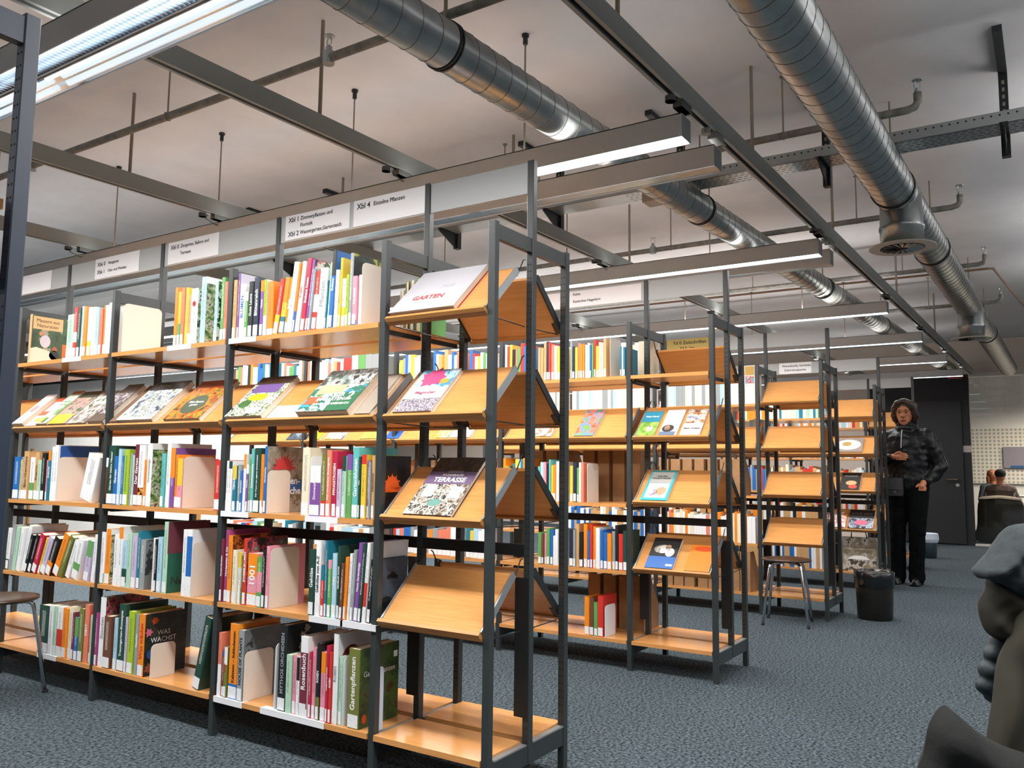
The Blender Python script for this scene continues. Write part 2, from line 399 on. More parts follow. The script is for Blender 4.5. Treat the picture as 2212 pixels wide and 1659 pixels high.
def post_mesh(x, y, z0, z1, holes=None):
    mb = MB(); c = 0.002
    mb.prism([(x + c, y), (x + PD - c, y), (x + PD, y + c), (x + PD, y + PA - c), (x + PD - c, y + PA), (x + c, y + PA), (x, y + PA - c), (x, y + c)], z0, z1, 'z')
    if holes:
        z = holes[0]
        while z < holes[1]:
            for dy in (0.008, 0.0188):
                mb.prism([(y + dy + 0.0026 * math.cos(k * math.pi / 3), z + 0.0026 * math.sin(k * math.pi / 3)) for k in range(6)], x - 0.0004, x + 0.001, 'x', 1)
            z += 0.025
    return mb

def tray_parts(rack, z, ya, yb, rear, wires):
    """sloping display tray between two frames, its lip towards the aisle"""
    X = (lambda x: DEP - x) if rear else (lambda x: x)
    b0 = (-0.003, z - 0.003)
    P = lambda s, n: (X(b0[0] + SDX * s + NX * n), b0[1] + SDZ * s + NZ * n)
    y0, y1 = ya + 0.029, yb - 0.016
    mb = MB().prism([P(0, 0), P(0.254, 0), P(0.254, -0.016), P(0, -0.016)], y0 + 0.012, y1 - 0.008, 'y')
    t = obj('display_tray', mb, WOOD, rack)
    lip = MB().prism([P(0.0, 0.011), P(-0.013, 0.011), P(-0.015, -0.004), P(-0.011, -0.006), P(-0.011, -0.024), P(0.0, -0.024)], y0, y1, 'y')
    obj('lip', lip, EDGE, t)
    for yy in (y0 + 0.001, y1 - 0.007):
        br = MB().prism([P(0.006, 0.004), P(0.258, 0.004), P(0.258, -0.022), P(0.006, -0.022)], yy, yy + 0.006, 'y')
        br.prism([P(0.0, -0.018), P(0.05, -0.018), P(0.05, -0.020), P(0.0, -0.020)], yy, yy + 0.024, 'y')
        obj('side_bracket', br, DKMET if rear else GALV, t)
        if wires:
            a, e = P(0.24, -0.024), (X(MX), z + 0.215)
            w = MB().tube([(a[0], yy + 0.003, a[1]), ((a[0] + e[0] * 4) / 5, yy + 0.003, e[1] - 0.004), (e[0], yy + 0.003, e[1])], 0.0025, 6)
            obj('support_wire', w, DKMET, t)
            obj('support_wire', MB().tube([(X(0.03), yy + 0.003, z - 0.025), (X(MX), yy + 0.003, z - 0.03)], 0.0022, 6), DKMET, t)
    return t

def make_rack(label, X0, Y0, nb, front, rear, holes, panels):
    """one row of shelving: frames, boards and trays; front/rear give the tray or shelf heights of every bay"""
    rk = thing('shelving_rack', label, 'shelving rack', (X0, Y0, 0), 0, 'rows of steel and wood shelving')
    for i in range(nb + 1):
        y = FR[i]; hl = holes and i in (0, 1)
        obj('post', post_mesh(0, y, 0, HT), [STEEL, HOLE], rk)
        obj('post', post_mesh(DEP - PD, y, 0, HT, (0.2, 1.82) if hl else None), [STEEL, HOLE], rk)
        obj('tall_post', post_mesh(MX, y, 0.09, 2.186, (0.2, 1.82) if hl else None), [STEEL, HOLE], rk)
        cb = MB().box(PD, MX, y + 0.003, y + PA - 0.003, 1.842, 1.893).box(MX + PD, DEP - PD, y + 0.003, y + PA - 0.003, 1.842, 1.893)
        obj('crossbar', cb, STEEL, rk)
        fb = MB().box(PD, MX, y + 0.003, y + PA - 0.003, 0.085, 0.148).box(MX + PD, DEP - PD, y + 0.003, y + PA - 0.003, 0.085, 0.148)
        fb.box(0.04, MX - 0.01, y + 0.001, y + PA - 0.001, 0.148, 0.153, 1).box(MX + PD + 0.005, DEP - 0.03, y + 0.001, y + PA - 0.001, 0.148, 0.153, 1)
        obj('base_bar', fb, [STEEL, GALV], rk)
        g0 = y if i < nb else y - 0.03
        obj('gusset', MB().box(MX - 0.004, MX - 0.0008, y + 0.002, y + 0.058, 0.235, 0.70), STEELD, rk)
    for b in range(nb):
        ya, yb = FR[b], FR[b + 1]
        obj('rail', MB().box(MX + 0.004, MX + 0.022, ya + PA, yb, 0.772, 0.812), STEELD, rk)
        if b in panels:
            obj('sign_panel', MB().box(MX + 0.006, MX + 0.012, ya + PA, yb, 2.066, 2.182), PANELM, rk)
        for sd, spec in ((0, front), (1, rear)):
            for kind, z in spec[min(b, len(spec) - 1)]:
                if kind == 'T':
                    tray_parts(rk, z, ya, yb, sd, b == 0)
                else:
                    x0, x1 = (-0.004, 0.234) if not sd else (0.276, DEP + 0.004)
                    s = obj('shelf', MB().box(x0, x1, ya + PA + 0.002, yb - 0.002, z - 0.019, z), WOOD, rk)
                    if z > 0.3:
                        for yy in (ya + PA + 0.003, yb - 0.016):
                            obj('shelf_bracket', MB().box(0.035 if not sd else MX + PD, MX if not sd else DEP - 0.035, yy, yy + 0.012, z - 0.036, z - 0.0195), DKMET, s)
    return rk

T4 = [('T', 1.607), ('T', 1.257), ('T', 0.906), ('T', 0.549), ('S', 0.158)]
S5 = [('S', 1.597), ('T', 1.257), ('S', 0.888), ('S', 0.525), ('S', 0.158)]
S5F = [('S', 1.597), ('T', 1.257), ('T', 0.906), ('T', 0.549), ('S', 0.158)]
SS = [('S', 1.597), ('S', 1.24), ('S', 0.888), ('S', 0.525), ('S', 0.158)]
ROWS = {1: (0.0, 0.0), 2: (1.972, -0.050), 3: (4.169, -0.109), 4: (6.105, -0.153), 5: (8.05, -0.20)}
r1 = make_rack('nearest shelving row, grey steel frame with beech shelves and gardening books', 0, 0, 5, [T4, S5], [T4, S5], True, (0, 1, 2, 3, 4))
r2 = make_rack('second shelving row, behind the gardening rack, with three tilted trays of pet books', *ROWS[2], 5, [S5F, S5], [T4, S5], True, (0, 1, 2, 3))
r3 = make_rack('third shelving row, its four end trays empty, chrome stool before it', *ROWS[3], 4, [T4, S5], [T4, SS], False, (0, 1, 2))
r4 = make_rack('fourth shelving row beside the standing person, cookery books on its end trays', *ROWS[4], 4, [T4, S5], [T4, SS], False, (0, 1, 2, 3))
r5 = make_rack('farthest shelving row, mostly hidden behind the person in the leather jacket', *ROWS[5], 3, [T4, SS], [T4, SS], False, (0, 1))

# rack of which only one end upright shows at the left edge of the view
rk0 = thing('shelving_rack', 'dark blue steel shelving upright cut off at the left edge', 'shelving rack', (-1.5003 - (DEP - PD), 0.024, 0), 0, 'rows of steel and wood shelving')
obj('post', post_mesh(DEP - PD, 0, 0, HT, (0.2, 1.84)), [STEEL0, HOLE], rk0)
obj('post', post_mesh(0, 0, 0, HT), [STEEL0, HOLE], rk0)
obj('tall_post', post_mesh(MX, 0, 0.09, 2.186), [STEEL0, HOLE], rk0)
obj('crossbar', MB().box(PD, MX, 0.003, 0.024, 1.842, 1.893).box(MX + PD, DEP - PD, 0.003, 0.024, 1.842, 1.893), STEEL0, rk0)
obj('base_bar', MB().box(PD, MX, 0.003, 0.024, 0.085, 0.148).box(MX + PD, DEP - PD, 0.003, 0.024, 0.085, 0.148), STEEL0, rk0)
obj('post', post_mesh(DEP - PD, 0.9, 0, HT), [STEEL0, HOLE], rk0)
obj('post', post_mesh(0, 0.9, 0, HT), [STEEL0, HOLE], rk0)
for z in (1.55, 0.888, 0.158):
    obj('shelf', MB().box(0.276, DEP - 0.03, 0.029, 0.9, z - 0.019, z), WOOD, rk0)

# sign plates on the panels
def sign(X, y0, y1, z0, z1, lines, label, m=None, txt=None):
    s = tag(obj('sign_plate', MB().box(-0.003, 0, -(y0 - y1) / 2, (y0 - y1) / 2, 0, z1 - z0), m or PLATE, None, (X, (y0 + y1) / 2, z0)), label, 'sign', 'subject signs above the racks')
    w, h = y0 - y1, z1 - z0
    for body, u, v, size in lines:
        lettering('lettering', body, size * 1.12, txt or INK, s, frame((-0.0034, w / 2 - u * w, v * h), (0, -1, 0), (0, 0, 1), (-1, 0, 0)), bold=size * .018)
    return s
SX = MX + 0.006
sign(SX, 0.888, 0.505, 2.071, 2.182, [('Xbl 4', .05, .74, .030), ('Einzelne Pflanzen', .29, .74, .022)], 'white hanging sign reading Xbl 4 Einzelne Pflanzen, nearest of the front row')
sign(SX, 1.302, 0.910, 2.071, 2.182, [('Xbl 1', .05, .80, .027), ('Zimmerpflanzen und', .24, .80, .021), ('Floristik', .24, .52, .021), ('Xbl 2', .05, .22, .027), ('Wassergarten,Gartenteich', .24, .22, .021)], 'white hanging sign reading Xbl 1 Zimmerpflanzen und Floristik')
sign(SX, 2.158, 1.764, 2.071, 2.182, [('Xbl 0', .05, .74, .027), ('Ziergarten, Balkon und', .25, .74, .021), ('Terrasse', .25, .42, .021)], 'white hanging sign reading Xbl 0 Ziergarten, Balkon und Terrasse')
sign(SX, 2.808, 2.404, 2.071, 2.182, [('Xbk 0', .05, .70, .027), ('Nutzgarten', .30, .70, .019), ('Xbk 1', .05, .32, .027), ('Obst- und Weinbau', .30, .32, .019)], 'white hanging sign reading Xbk 0 and Xbk 1')
sign(SX, 3.572, 3.257, 2.069, 2.180, [], 'blank-looking white hanging sign farthest left above the front rack')
x2, y2 = ROWS[2]
sign(x2 + SX, 1.285 + y2, 0.52 + y2, 2.072, 2.172, [('Xsl 2.2', .04, .78, .022), ('Katze', .40, .80, .020), ('Xsl 4', .04, .35, .022), ('Kaninchen Nagetiere', .40, .35, .020)], 'pale sign on the second rack reading Katze and Kaninchen')
x3, y3 = ROWS[3]
sign(x3 + SX, 1.225, 0.852, 2.077, 2.189, [('Yd 0 Zeitschriften', .16, .70, .036), ('Yd 0', .32, .30, .030), ('Praxis', .54, .32, .018)], 'yellow sign reading Yd 0 Zeitschriften on the third rack', mat('sign_plate_yellow', 'c2ac5e', 0.5))
x4, y4 = ROWS[4]
sign(x4 + SX, 0.80, 0.48, 2.07, 2.182, [('Warenkunde, Getränke,', .1, .70, .026), ('Zubereitungsarten', .16, .32, .026)], 'small white sign reading Warenkunde on the fourth rack')

# ---------------------------------------------------------------- books
def opt_parse(tok):
    o = {'bands': [], 'T': None, 'L': 0.0, 's': None}
    for t in tok:
        k, v = t.split('=', 1)
        if k in 'tdm':
            q = v.split('.'); fr = [float('0.' + a) for a in q[1:]]
            o['bands'].append((1 - fr[0], 1, q[0]) if k == 't' else (0, fr[0], q[0]) if k == 'd' else (fr[0], fr[1], q[0]))
        elif k == 'T':
            o['T'] = (v.split(',')[0].replace('_', ' '), v.split(',')[1])
        elif k == 'L': o['L'] = float(v)
        else: o['s'] = v
    return o

def cover_mesh(w, h, d, cuts, mats_of):
    """U-shaped cover: two boards and a spine with chamfered edges, cut into colour bands"""
    r = min(0.003, w * 0.22); tb = min(0.0022, w * 0.2)
    pr = [(d, -w / 2), (r, -w / 2), (0, -w / 2 + r), (0, w / 2 - r), (r, w / 2), (d, w / 2), (d, w / 2 - tb), (tb, w / 2 - tb), (tb, -w / 2 + tb), (d, -w / 2 + tb)]
    mb = MB(); n = len(pr)
    zs = [0] + cuts + [h]
    vs = [(x, y, z) for z in zs for x, y in pr]; fs = []; ms = []
    for i in range(len(zs) - 1):
        for k in range(n):
            fs.append((i * n + k, i * n + (k + 1) % n, (i + 1) * n + (k + 1) % n, (i + 1) * n + k))
            ms.append(1 if k == 0 else mats_of[i] if k in (1, 2, 3) else 0)
    fs += [tuple(range(n - 1, -1, -1)), tuple((len(zs) - 1) * n + k for k in range(n))]; ms += [0, 0]
    mb.v = vs; mb.f = fs; mb.m = ms
    return mb

BOOKS = []
def make_book(x, y, z, w, h, col, o, depth, shelf, detail, rotz=0.0, group=''):
    w = max(w - 0.0012, 0.006) * (math.cos(R(o['L'])) if o['L'] else 1)
    root = bpy.data.objects.new('book', None); COL.objects.link(root); root.empty_display_size = 0.02
    lift = w / 2 * math.sin(R(o['L'])) if o['L'] else 0
    root.location = (x, y, z + 0.0006 + lift); root.rotation_euler = (R(o['L']), 0, rotz)
    bands = sorted(o['bands']); cuts = sorted({round(v * h, 4) for b in bands for v in b[:2] if 0 < v < 1})
    side = ARTS[o['s']] if o['s'] in ARTS else cov(o['s']) if o['s'] else cov(col)
    mats = [cov(col) if (o['T'] or not detail) else spine_material(col), side]; mids = []
    zs = [0] + cuts + [h]
    for i in range(len(zs) - 1):
        mid = (zs[i] + zs[i + 1]) / 2 / h; mi = 0
        for a, b, c in bands:
            if a <= mid <= b:
                m = part_mat(c)
                if m not in mats[2:]: mats.append(m)
                mi = mats.index(m, 2)
        mids.append(mi)
    obj('cover', cover_mesh(w, h, depth, cuts, mids), mats, root)
    if detail:
        obj('page_block', MB().box(0.0026, depth - 0.003, -w / 2 + 0.0024, w / 2 - 0.0024, 0.002, h - 0.003) if w > 0.008 else MB().box(0.0026, depth - 0.003, -w / 4, w / 4, 0.002, h - 0.003), PAPER, root)
    if random.random() < 0.93:
        lw = w / 2 - min(0.003, w * 0.22) + 0.0004
        obj('call_number', MB().box(-0.0006, 0.0004, -lw, lw, 0.004, 0.004 + min(0.044, h * 0.2)), LABELM, root)
    if o['T']:
        room = h - 0.075
        lettering('title', o['T'][0], 0.02, _mats['cover_' + PAL[o['T'][1]][0].replace(' ', '_')] if o['T'][1] in PAL else INK, root,
                  frame((-0.0005, 0, 0.055 + room / 2), (0, 0, 1), (0, 1, 0), (-1, 0, 0)), fit=(room * 0.92, w * 0.56), bold=.0004)
    root['category'] = 'book'; root['group'] = group
    BOOKS.append([root, col, o, w, h, shelf])
    return root

def bookend(x, y, z, dep, h, m, label, group, t=0.0016):
    """upright sheet-metal bookend with rounded upper corners and a foot under the books"""
    r = 0.022; pts = [(0, 0), (dep, 0), (dep, h - r)] + [(dep - r + r * math.cos(a), h - r + r * math.sin(a)) for a in (R(30), R(60), R(90))] + [(r + r * math.cos(a), h - r + r * math.sin(a)) for a in (R(90), R(120), R(150))] + [(0, h - r)]
    e = thing('bookend', label, 'bookend', (x, y, z + 0.0005), 0, group)
    obj('plate', MB().prism(pts, -t / 2, t / 2, 'y'), m, e)
    obj('foot', MB().box(0.004, dep - 0.004, 0, 0.004, 0, 0.0004), m, e)
    return e

TABLE1 = """
S A1
1.320 0.0227 0.251 tn
1.299 0.0141 0.278 pu s=lvk
1.274 0.0336 0.229 wh T=BLUMEN,bl
1.243 0.0208 0.192 gn t=wh.2
1.216 0.0275 0.232 dk T=Gute_Laune,wh
1.182 0.0327 0.246 nv T=Blütenreich,wh
1.152 0.0222 0.230 pu t=or.2 T=Vasen,wh
1.130 0.0181 0.231 lm d=wh.35 s=wh
1.102 0.0345 0.221 or m=wh.0.12
1.069 0.0275 0.224 rd L=9 d=yl.35
1.038 0.0305 0.227 yl L=8 t=or.45 d=tl.3
1.011 0.0193 0.199 or L=8 T=Sträuße,wh
0.986 0.0287 0.282 wh L=7
0.962 0.0139 0.276 or L=6 d=bl.3
0.941 0.0220 0.279 wh L=7 T=Kreativ,rd
0.915 0.0249 0.288 cs L=7 T=Ikebana_heute,wh d=rd.2
0.892 0.0167 0.280 pu L=7 s=art1
0.874 0.0154 0.240 gy L=6
0.852 0.0274 0.230 rd L=5 m=wh.3.6
0.814 0.0421 0.236 wh L=4 T=Pflanzen,gy
0.787 0.0072 0.187 tl L=3
0.777 0.0107 0.256 mt L=3
0.759 0.0219 0.299 bl L=3 t=dk.33 T=Ikebana,wh
0.736 0.0193 0.222 wh L=2
0.718 0.0134 0.267 yl L=2
0.698 0.0226 0.185 wh L=1 d=yl.4
0.676 0.0172 0.197 lm L=1
0.656 0.0182 0.276 gy L=1 s=leaf
0.633 0.0237 0.186 pk d=bl.1 T=Hochzeit,wh
0.612 0.0140 0.189 wh
B 0.602 0.116 0.237 gy
S A2
1.725 0.0241 0.265 or
1.699 0.0216 0.242 yl d=gn.4
1.674 0.0238 0.258 sl
1.649 0.0212 0.256 yl
1.623 0.0250 0.221 tn
1.586 0.0463 0.244 wh s=art2
1.532 0.0342 0.290 lb s=garden
1.448 0.0207 0.261 lb s=art3
1.399 0.0240 0.272 gn
1.375 0.0203 0.250 sl
S A3
2.573 0.0591 0.220 mt
2.527 0.0302 0.252 rd m=wh.3.5
2.496 0.0280 0.246 dg
2.470 0.0198 0.252 lb
2.442 0.0305 0.248 or
2.409 0.0322 0.241 wh d=yl.3
2.374 0.0319 0.240 wh
2.340 0.0297 0.234 lb
2.309 0.0237 0.225 sl
2.283 0.0217 0.239 or
2.258 0.0215 0.237 wh
2.226 0.0362 0.245 wh
S B1
1.316 0.0196 0.204 wh
1.295 0.0213 0.202 wh t=dg.15
1.271 0.0218 0.184 tl t=yl.3 T=TERRA,wh
1.249 0.0191 0.188 gy
1.231 0.0153 0.164 bl T=Gartenteich,wh
1.215 0.0146 0.231 wh t=or.25
1.199 0.0146 0.190 pu t=wh.2 T=Pflanzen,wh
1.184 0.0127 0.209 gn
1.164 0.0210 0.253 tq T=Schwimmteiche,wh s=ol
1.133 0.0374 0.255 dg T=Der_Traum_vom_eigenen_Schwimmteich,wh
1.103 0.0182 0.231 or m=wh.0.1
1.085 0.0164 0.262 bl T=Gartenteiche,wh s=lotus
B 1.075 0.116 0.168 tn
0.860 0.0406 0.256 cr L=0 s=cr
W 0.835 0.225 wh
0.805 0.0552 0.188 wh d=pu.66 T=Zimmerpflanzen,wh
0.762 0.0262 0.231 ol d=rd.25
0.736 0.0244 0.246 sl T=Mein_wunderbarer_Blumengarten,wh
0.710 0.0236 0.242 cs T=PFINGSTROSEN,wh
0.684 0.0229 0.176 lv
0.661 0.0192 0.225 mt t=dg.25
0.636 0.0290 0.231 gn t=pu.25
0.603 0.0326 0.256 tq T=Gartenblumen,wh
0.581 0.0093 0.222 dg T=Gräser,wh
0.563 0.0243 0.229 yl t=rd.15
0.543 0.0102 0.207 pu
0.532 0.0101 0.204 gy
0.518 0.0153 0.226 tn T=Indianerblumen,br
0.503 0.0110 0.226 wh s=flame
S B2
2.215 0.0487 0.214 br L=4 t=wh.2
2.155 0.0542 0.271 dg T=Gärten_für_kleine_Häuser,wh
2.108 0.0312 0.222 bl T=Garten,wh
2.079 0.0230 0.255 lb T=Gartengestaltung,wh
2.057 0.0176 0.224 bl
2.027 0.0374 0.252 lm T=GARTENGESTALTUNG,gn
1.998 0.0138 0.234 gy
1.982 0.0155 0.227 mt
1.954 0.0341 0.275 mr T=Der_Garten,wh
1.912 0.0421 0.272 wh d=fire.3
1.878 0.0200 0.205 or
1.848 0.0355 0.279 wh s=garden T=Gartendesign,gy
1.751 0.0241 0.234 tq
1.721 0.0278 0.278 wh
1.691 0.0299 0.258 pu t=or.5
1.660 0.0234 0.229 or
1.629 0.0348 0.213 pk t=yl.55
B 1.607 0.158 0.221 tn
1.375 0.0379 0.207 rd s=rd
S B3
3.006 0.0601 0.217 bl
2.967 0.0124 0.203 yl
2.946 0.0246 0.217 gy
2.906 0.0476 0.246 tn T=Bio-Gemüse,br
2.856 0.0459 0.215 wh d=gn.4
2.811 0.0356 0.240 tn T=Biogarten,br
2.776 0.0299 0.201 mt
2.741 0.0339 0.237 dk
2.713 0.0189 0.201 pk
2.689 0.0251 0.249 tl t=or.2 T=Kräuter,wh
2.657 0.0342 0.268 wh
2.623 0.0288 0.276 wh s=bluewhite
B 2.605 0.178 0.217 tn
2.355 0.1051 0.221 wh L=15
S C1
1.325 0.0164 0.250 mr T=Stauden-Raritäten,wh
1.303 0.0234 0.286 mg T=Hortensien_&_Co,wh
1.277 0.0260 0.266 or s=art4
1.245 0.0250 0.210 cr
1.221 0.0207 0.203 wh t=yl.3
1.203 0.0110 0.191 ol
1.186 0.0211 0.259 rd T=ZWIEBELBLUMEN,wh s=art5
1.143 0.0592 0.203 pk t=or.45 d=or.25 T=1001,wh
1.097 0.0298 0.192 gn m=pk.3.7
1.072 0.0190 0.222 dk
1.050 0.0208 0.237 pk
B 1.039 0.146 0.230 tn
0.807 0.0293 0.239 dg T=Gehölze,wh
0.777 0.0261 0.269 wh T=Gehölze_von_A-Z,dk
0.753 0.0182 0.186 rd t=tl.3
0.736 0.0128 0.275 tl
0.718 0.0203 0.207 gn t=pk.15
0.694 0.0241 0.232 lb T=ABC,wh
0.672 0.0160 0.260 dg T=Handbuch_Schnitt,wh
0.655 0.0164 0.200 br L=2
0.638 0.0135 0.223 or L=2
0.622 0.0151 0.236 wh L=2
0.605 0.0150 0.250 gy L=3
0.585 0.0226 0.277 pu L=4 T=Neues_Gartendesign,wh
0.564 0.0159 0.276 dg L=4
0.546 0.0158 0.279 wh L=4 m=rd.2.5
0.526 0.0189 0.221 dk L=4 s=tree
S C2
2.177 0.0317 0.235 wh d=gn.2
2.140 0.0376 0.249 or s=garden
2.072 0.0351 0.230 wh
2.038 0.0287 0.264 wh t=or.2
2.003 0.0353 0.201 lb m=dg.1.4
1.969 0.0298 0.238 mt
1.934 0.0354 0.230 lv
1.901 0.0259 0.251 tl
1.868 0.0364 0.216 gy s=gybr
1.789 0.0194 0.228 wh
1.767 0.0192 0.224 dk
1.739 0.0302 0.235 lb
1.699 0.0314 0.302 mt s=neu
1.575 0.0302 0.275 wh
1.539 0.0359 0.276 wh m=bl.3.9
B 1.518 0.125 0.225 tn
S C3
3.043 0.0366 0.211 wh d=dg.25 L=4
3.003 0.0362 0.228 gy L=5
2.967 0.0303 0.222 mt L=7
2.926 0.0333 0.219 wh L=8
2.887 0.0329 0.237 wh L=14
2.853 0.0283 0.195 dk L=17
2.818 0.0302 0.199 dk L=19
2.769 0.0447 0.203 cs L=20
2.731 0.0211 0.189 yl L=21
2.693 0.0490 0.191 lv L=21
2.638 0.0473 0.197 dk d=or.35 L=23
2.578 0.0536 0.219 or L=25
2.526 0.0399 0.215 ol L=26
2.472 0.0393 0.188 wh L=22
2.399 0.0520 0.192 wh m=gn.2.4 L=14
2.301 0.0422 0.189 lv t=gn.4 L=9
2.247 0.0295 0.219 wh L=5
S D1
1.313 0.0212 0.246 sl d=wh.5
1.293 0.0154 0.175 br t=bl.1
1.273 0.0195 0.195 ol t=wh.35 T=TOPP,rd
1.230 0.0543 0.289 or d=bl.2 T=Kakteen_–_Sukkulenten,dk
1.183 0.0318 0.270 gy T=HOUSE_OF_PLANTS,dk s=gybr
B 1.165 0.144 0.188 tn
W 0.987 0.243 wh
0.951 0.0437 0.315 dk T=MYTHOS_ORCHIDEEN,gy s=orchid
0.910 0.0283 0.211 mt
0.882 0.0226 0.211 pk
0.860 0.0163 0.209 wh t=dk.4
0.830 0.0395 0.287 wh m=mr.1.8 T=Rosenbuch,wh
0.799 0.0160 0.234 cs
0.780 0.0200 0.252 pk
0.758 0.0192 0.271 dk d=ol.3 T=ROSEN,wh
0.732 0.0283 0.242 pk t=or.3
0.710 0.0137 0.269 cs T=Rosengärten_zum_Verlieben,wh
0.694 0.0159 0.247 rd T=ROSEN,wh
0.672 0.0243 0.314 wh T=ROSEN,gy s=rose
0.648 0.0196 0.237 mt
W 0.631 0.239 wh
0.582 0.0541 0.273 ol T=Gartenpflanzen,wh s=gpf
W 0.496 0.218 lb
S D2
2.208 0.0158 0.228 rd d=lm.4
2.186 0.0240 0.236 mg
2.149 0.0421 0.308 wh T=Stauden,gy s=art5
2.098 0.0558 0.229 br s=br
2.043 0.0266 0.225 lb
1.996 0.0542 0.292 dg T=Traumgarten-Konzepte,wh
1.957 0.0181 0.239 lv
1.921 0.0419 0.268 lm
1.880 0.0262 0.259 gy T=Stauden,wh
1.840 0.0417 0.264 or T=Was_wächst,rd s=was
B 1.770 0.120 0.143 tn
1.462 0.0450 0.300 dg L=13 s=dg
S D3
2.640 0.0912 0.225 dg
2.571 0.0371 0.229 wh
2.536 0.0275 0.229 mt
2.494 0.0494 0.231 wh m=rd.12.55
2.449 0.0358 0.230 or
2.410 0.0354 0.239 cr
2.378 0.0205 0.216 mr
2.350 0.0310 0.198 bl t=gn.45
2.312 0.0374 0.241 ol
2.270 0.0312 0.263 sl T=OBST,wh
2.244 0.0141 0.235 rd
2.227 0.0159 0.221 mt
"""
TABLE2 = """
S A2
G 3.792 3.378 0.247 tn gn pk wh mt dk or lb lb bl nv tl wh cr tq
G 3.275 2.939 0.242 lv pk wh dg gn tl wh cr lb wh pk wh
G 2.854 2.637 0.246 wh lb pk wh tn rd cr
G 2.635 2.497 0.238 br cr
G 2.492 2.304 0.253 gn gy gy
G 2.117 1.919 0.224 yl gy bl wh yl lb wh dk
G 1.832 1.612 0.225 nv wh tn or tn wh bl lb sl
S A1
G 1.539 1.396 0.209 bl rd wh yl cr gn wh
G 1.271 1.118 0.222 wh rd yl dk sl gn rd pu
S A0
G 1.035 0.879 0.223 tn tn tn nv rd sl wh yl
G 0.815 0.582 0.214 gy nv yl sl or or lb wh bl gn rd yl cr cr tn
G 0.497 0.462 0.169 tl wh tl
S B0
G 1.028 0.886 0.233 tq lb pk dk tq yl or wh
G 0.815 0.723 0.221 yl nv gn wh sl
S B1
G 1.275 1.117 0.235 or or gn dk tl yl lb tl or
S C0
G 1.024 0.888 0.195 gn br pk gn bl wh wh
G 0.818 0.455 0.230 nv gy tn dk or bl rd or wh bl bl or gy dk rd dg
S C1
G 3.791 3.387 0.134 wh pk wh bl rd yl lb dg cr
G 3.171 2.943 0.150 tq wh gy bl dk lb
G 2.863 2.304 0.150 dk gy wh rd wh cr lb lb wh tn wh gy
S C1
G 2.201 1.924 0.172 mt gn br lb pk bl nv gy wh
G 1.838 1.619 0.172 or gy pk pk sl wh
G 1.543 1.404 0.177 tq yl lb wh wh
S D0
G 0.719 0.599 0.210 or br gn rd
"""
SH_Z = {'A': 1.597, 'B': 0.888, 'C': 0.525, 'D': 0.158}
SH_N = {'A': 'top shelf', 'B': 'third shelf', 'C': 'fourth shelf', 'D': 'bottom shelf'}
BAY_N = {'1': 'nearest full bay', '2': 'middle full bay', '3': 'leftmost bay'}
shelf = None
made = {}
bkends = 0
for ln in TABLE1.strip().splitlines():
    t = ln.split()
    if t[0] == 'S': shelf = t[1]; continue
    z = SH_Z[shelf[0]]; place = SH_N[shelf[0]] + ', ' + BAY_N[shelf[1]] + ' of front rack'; grp = 'books on the front rack'
    if t[0] == 'B':
        bookend(0.004, float(t[1]) - 0.003, z, float(t[2]), float(t[3]), CREAMM, 'cream metal bookend at the right end of the books, ' + place.replace(' of front rack', ''), 'bookends on the front rack'); continue
    if t[0] == 'W':
        bookend(0.004, float(t[1]), z, 0.15 if t[3] != 'lb' else 0.062, float(t[2]), WHITEM if t[3] != 'lb' else mat('bookend_blue_white', 'b4c3d6', 0.4),
                'white metal bookend %s, %s' % ({'B1': 'left of the purple-banded white book', 'D1': 'left of the black orchid book' if float(t[1]) > .8 else 'left of the thick olive book'}[shelf] if t[3] != 'lb' else 'right of the thick olive book', SH_N[shelf[0]]), 'bookends on the front rack'); continue
    y, w, h, col = float(t[0]), float(t[1]), float(t[2]), t[3]
    o = opt_parse(t[4:])
    dp = 0.21 if h > 0.25 else 0.185 if h > 0.21 else 0.15
    b = make_book(0.003 + random.uniform(-0.003, 0.006), y, z, w, h, col, o, dp, ('front', shelf, place), True, 0, grp)
    if o['s']: made[o['s'] + shelf] = (b, w, h, dp)
shelf = None
SECOND_REST = []
for ln in TABLE2.strip().splitlines():
    t = ln.split()
    if t[0] == 'S': shelf = t[1]; continue
    z = SH_Z[shelf[0]]; ya, yb, h = float(t[1]), float(t[2]), float(t[3]); cols = t[4:]
    place = SH_N[shelf[0]] + ' of second rack'
    step = (ya - yb) / len(cols); rem = ya
    ws = [step * random.uniform(0.75, 1.25) for _ in cols]; k = (ya - yb) / sum(ws)
    for c, w in zip(cols, ws):
        w *= k; y = rem - w / 2; rem -= w
        if any(abs(y - (ROWS[2][1] + f + 0.0134)) < 0.0134 + w / 2 for f in FR): continue
        hh = h * random.uniform(0.84, 1.06)
        if shelf[1] != '0': SECOND_REST.append((y, z, w, hh, c)); continue
        make_book(ROWS[2][0] + 0.003 + random.uniform(0, 0.006), y, z, w, hh, c, opt_parse([]), 0.17, ('second', shelf, place), False, 0, 'books on the second rack')

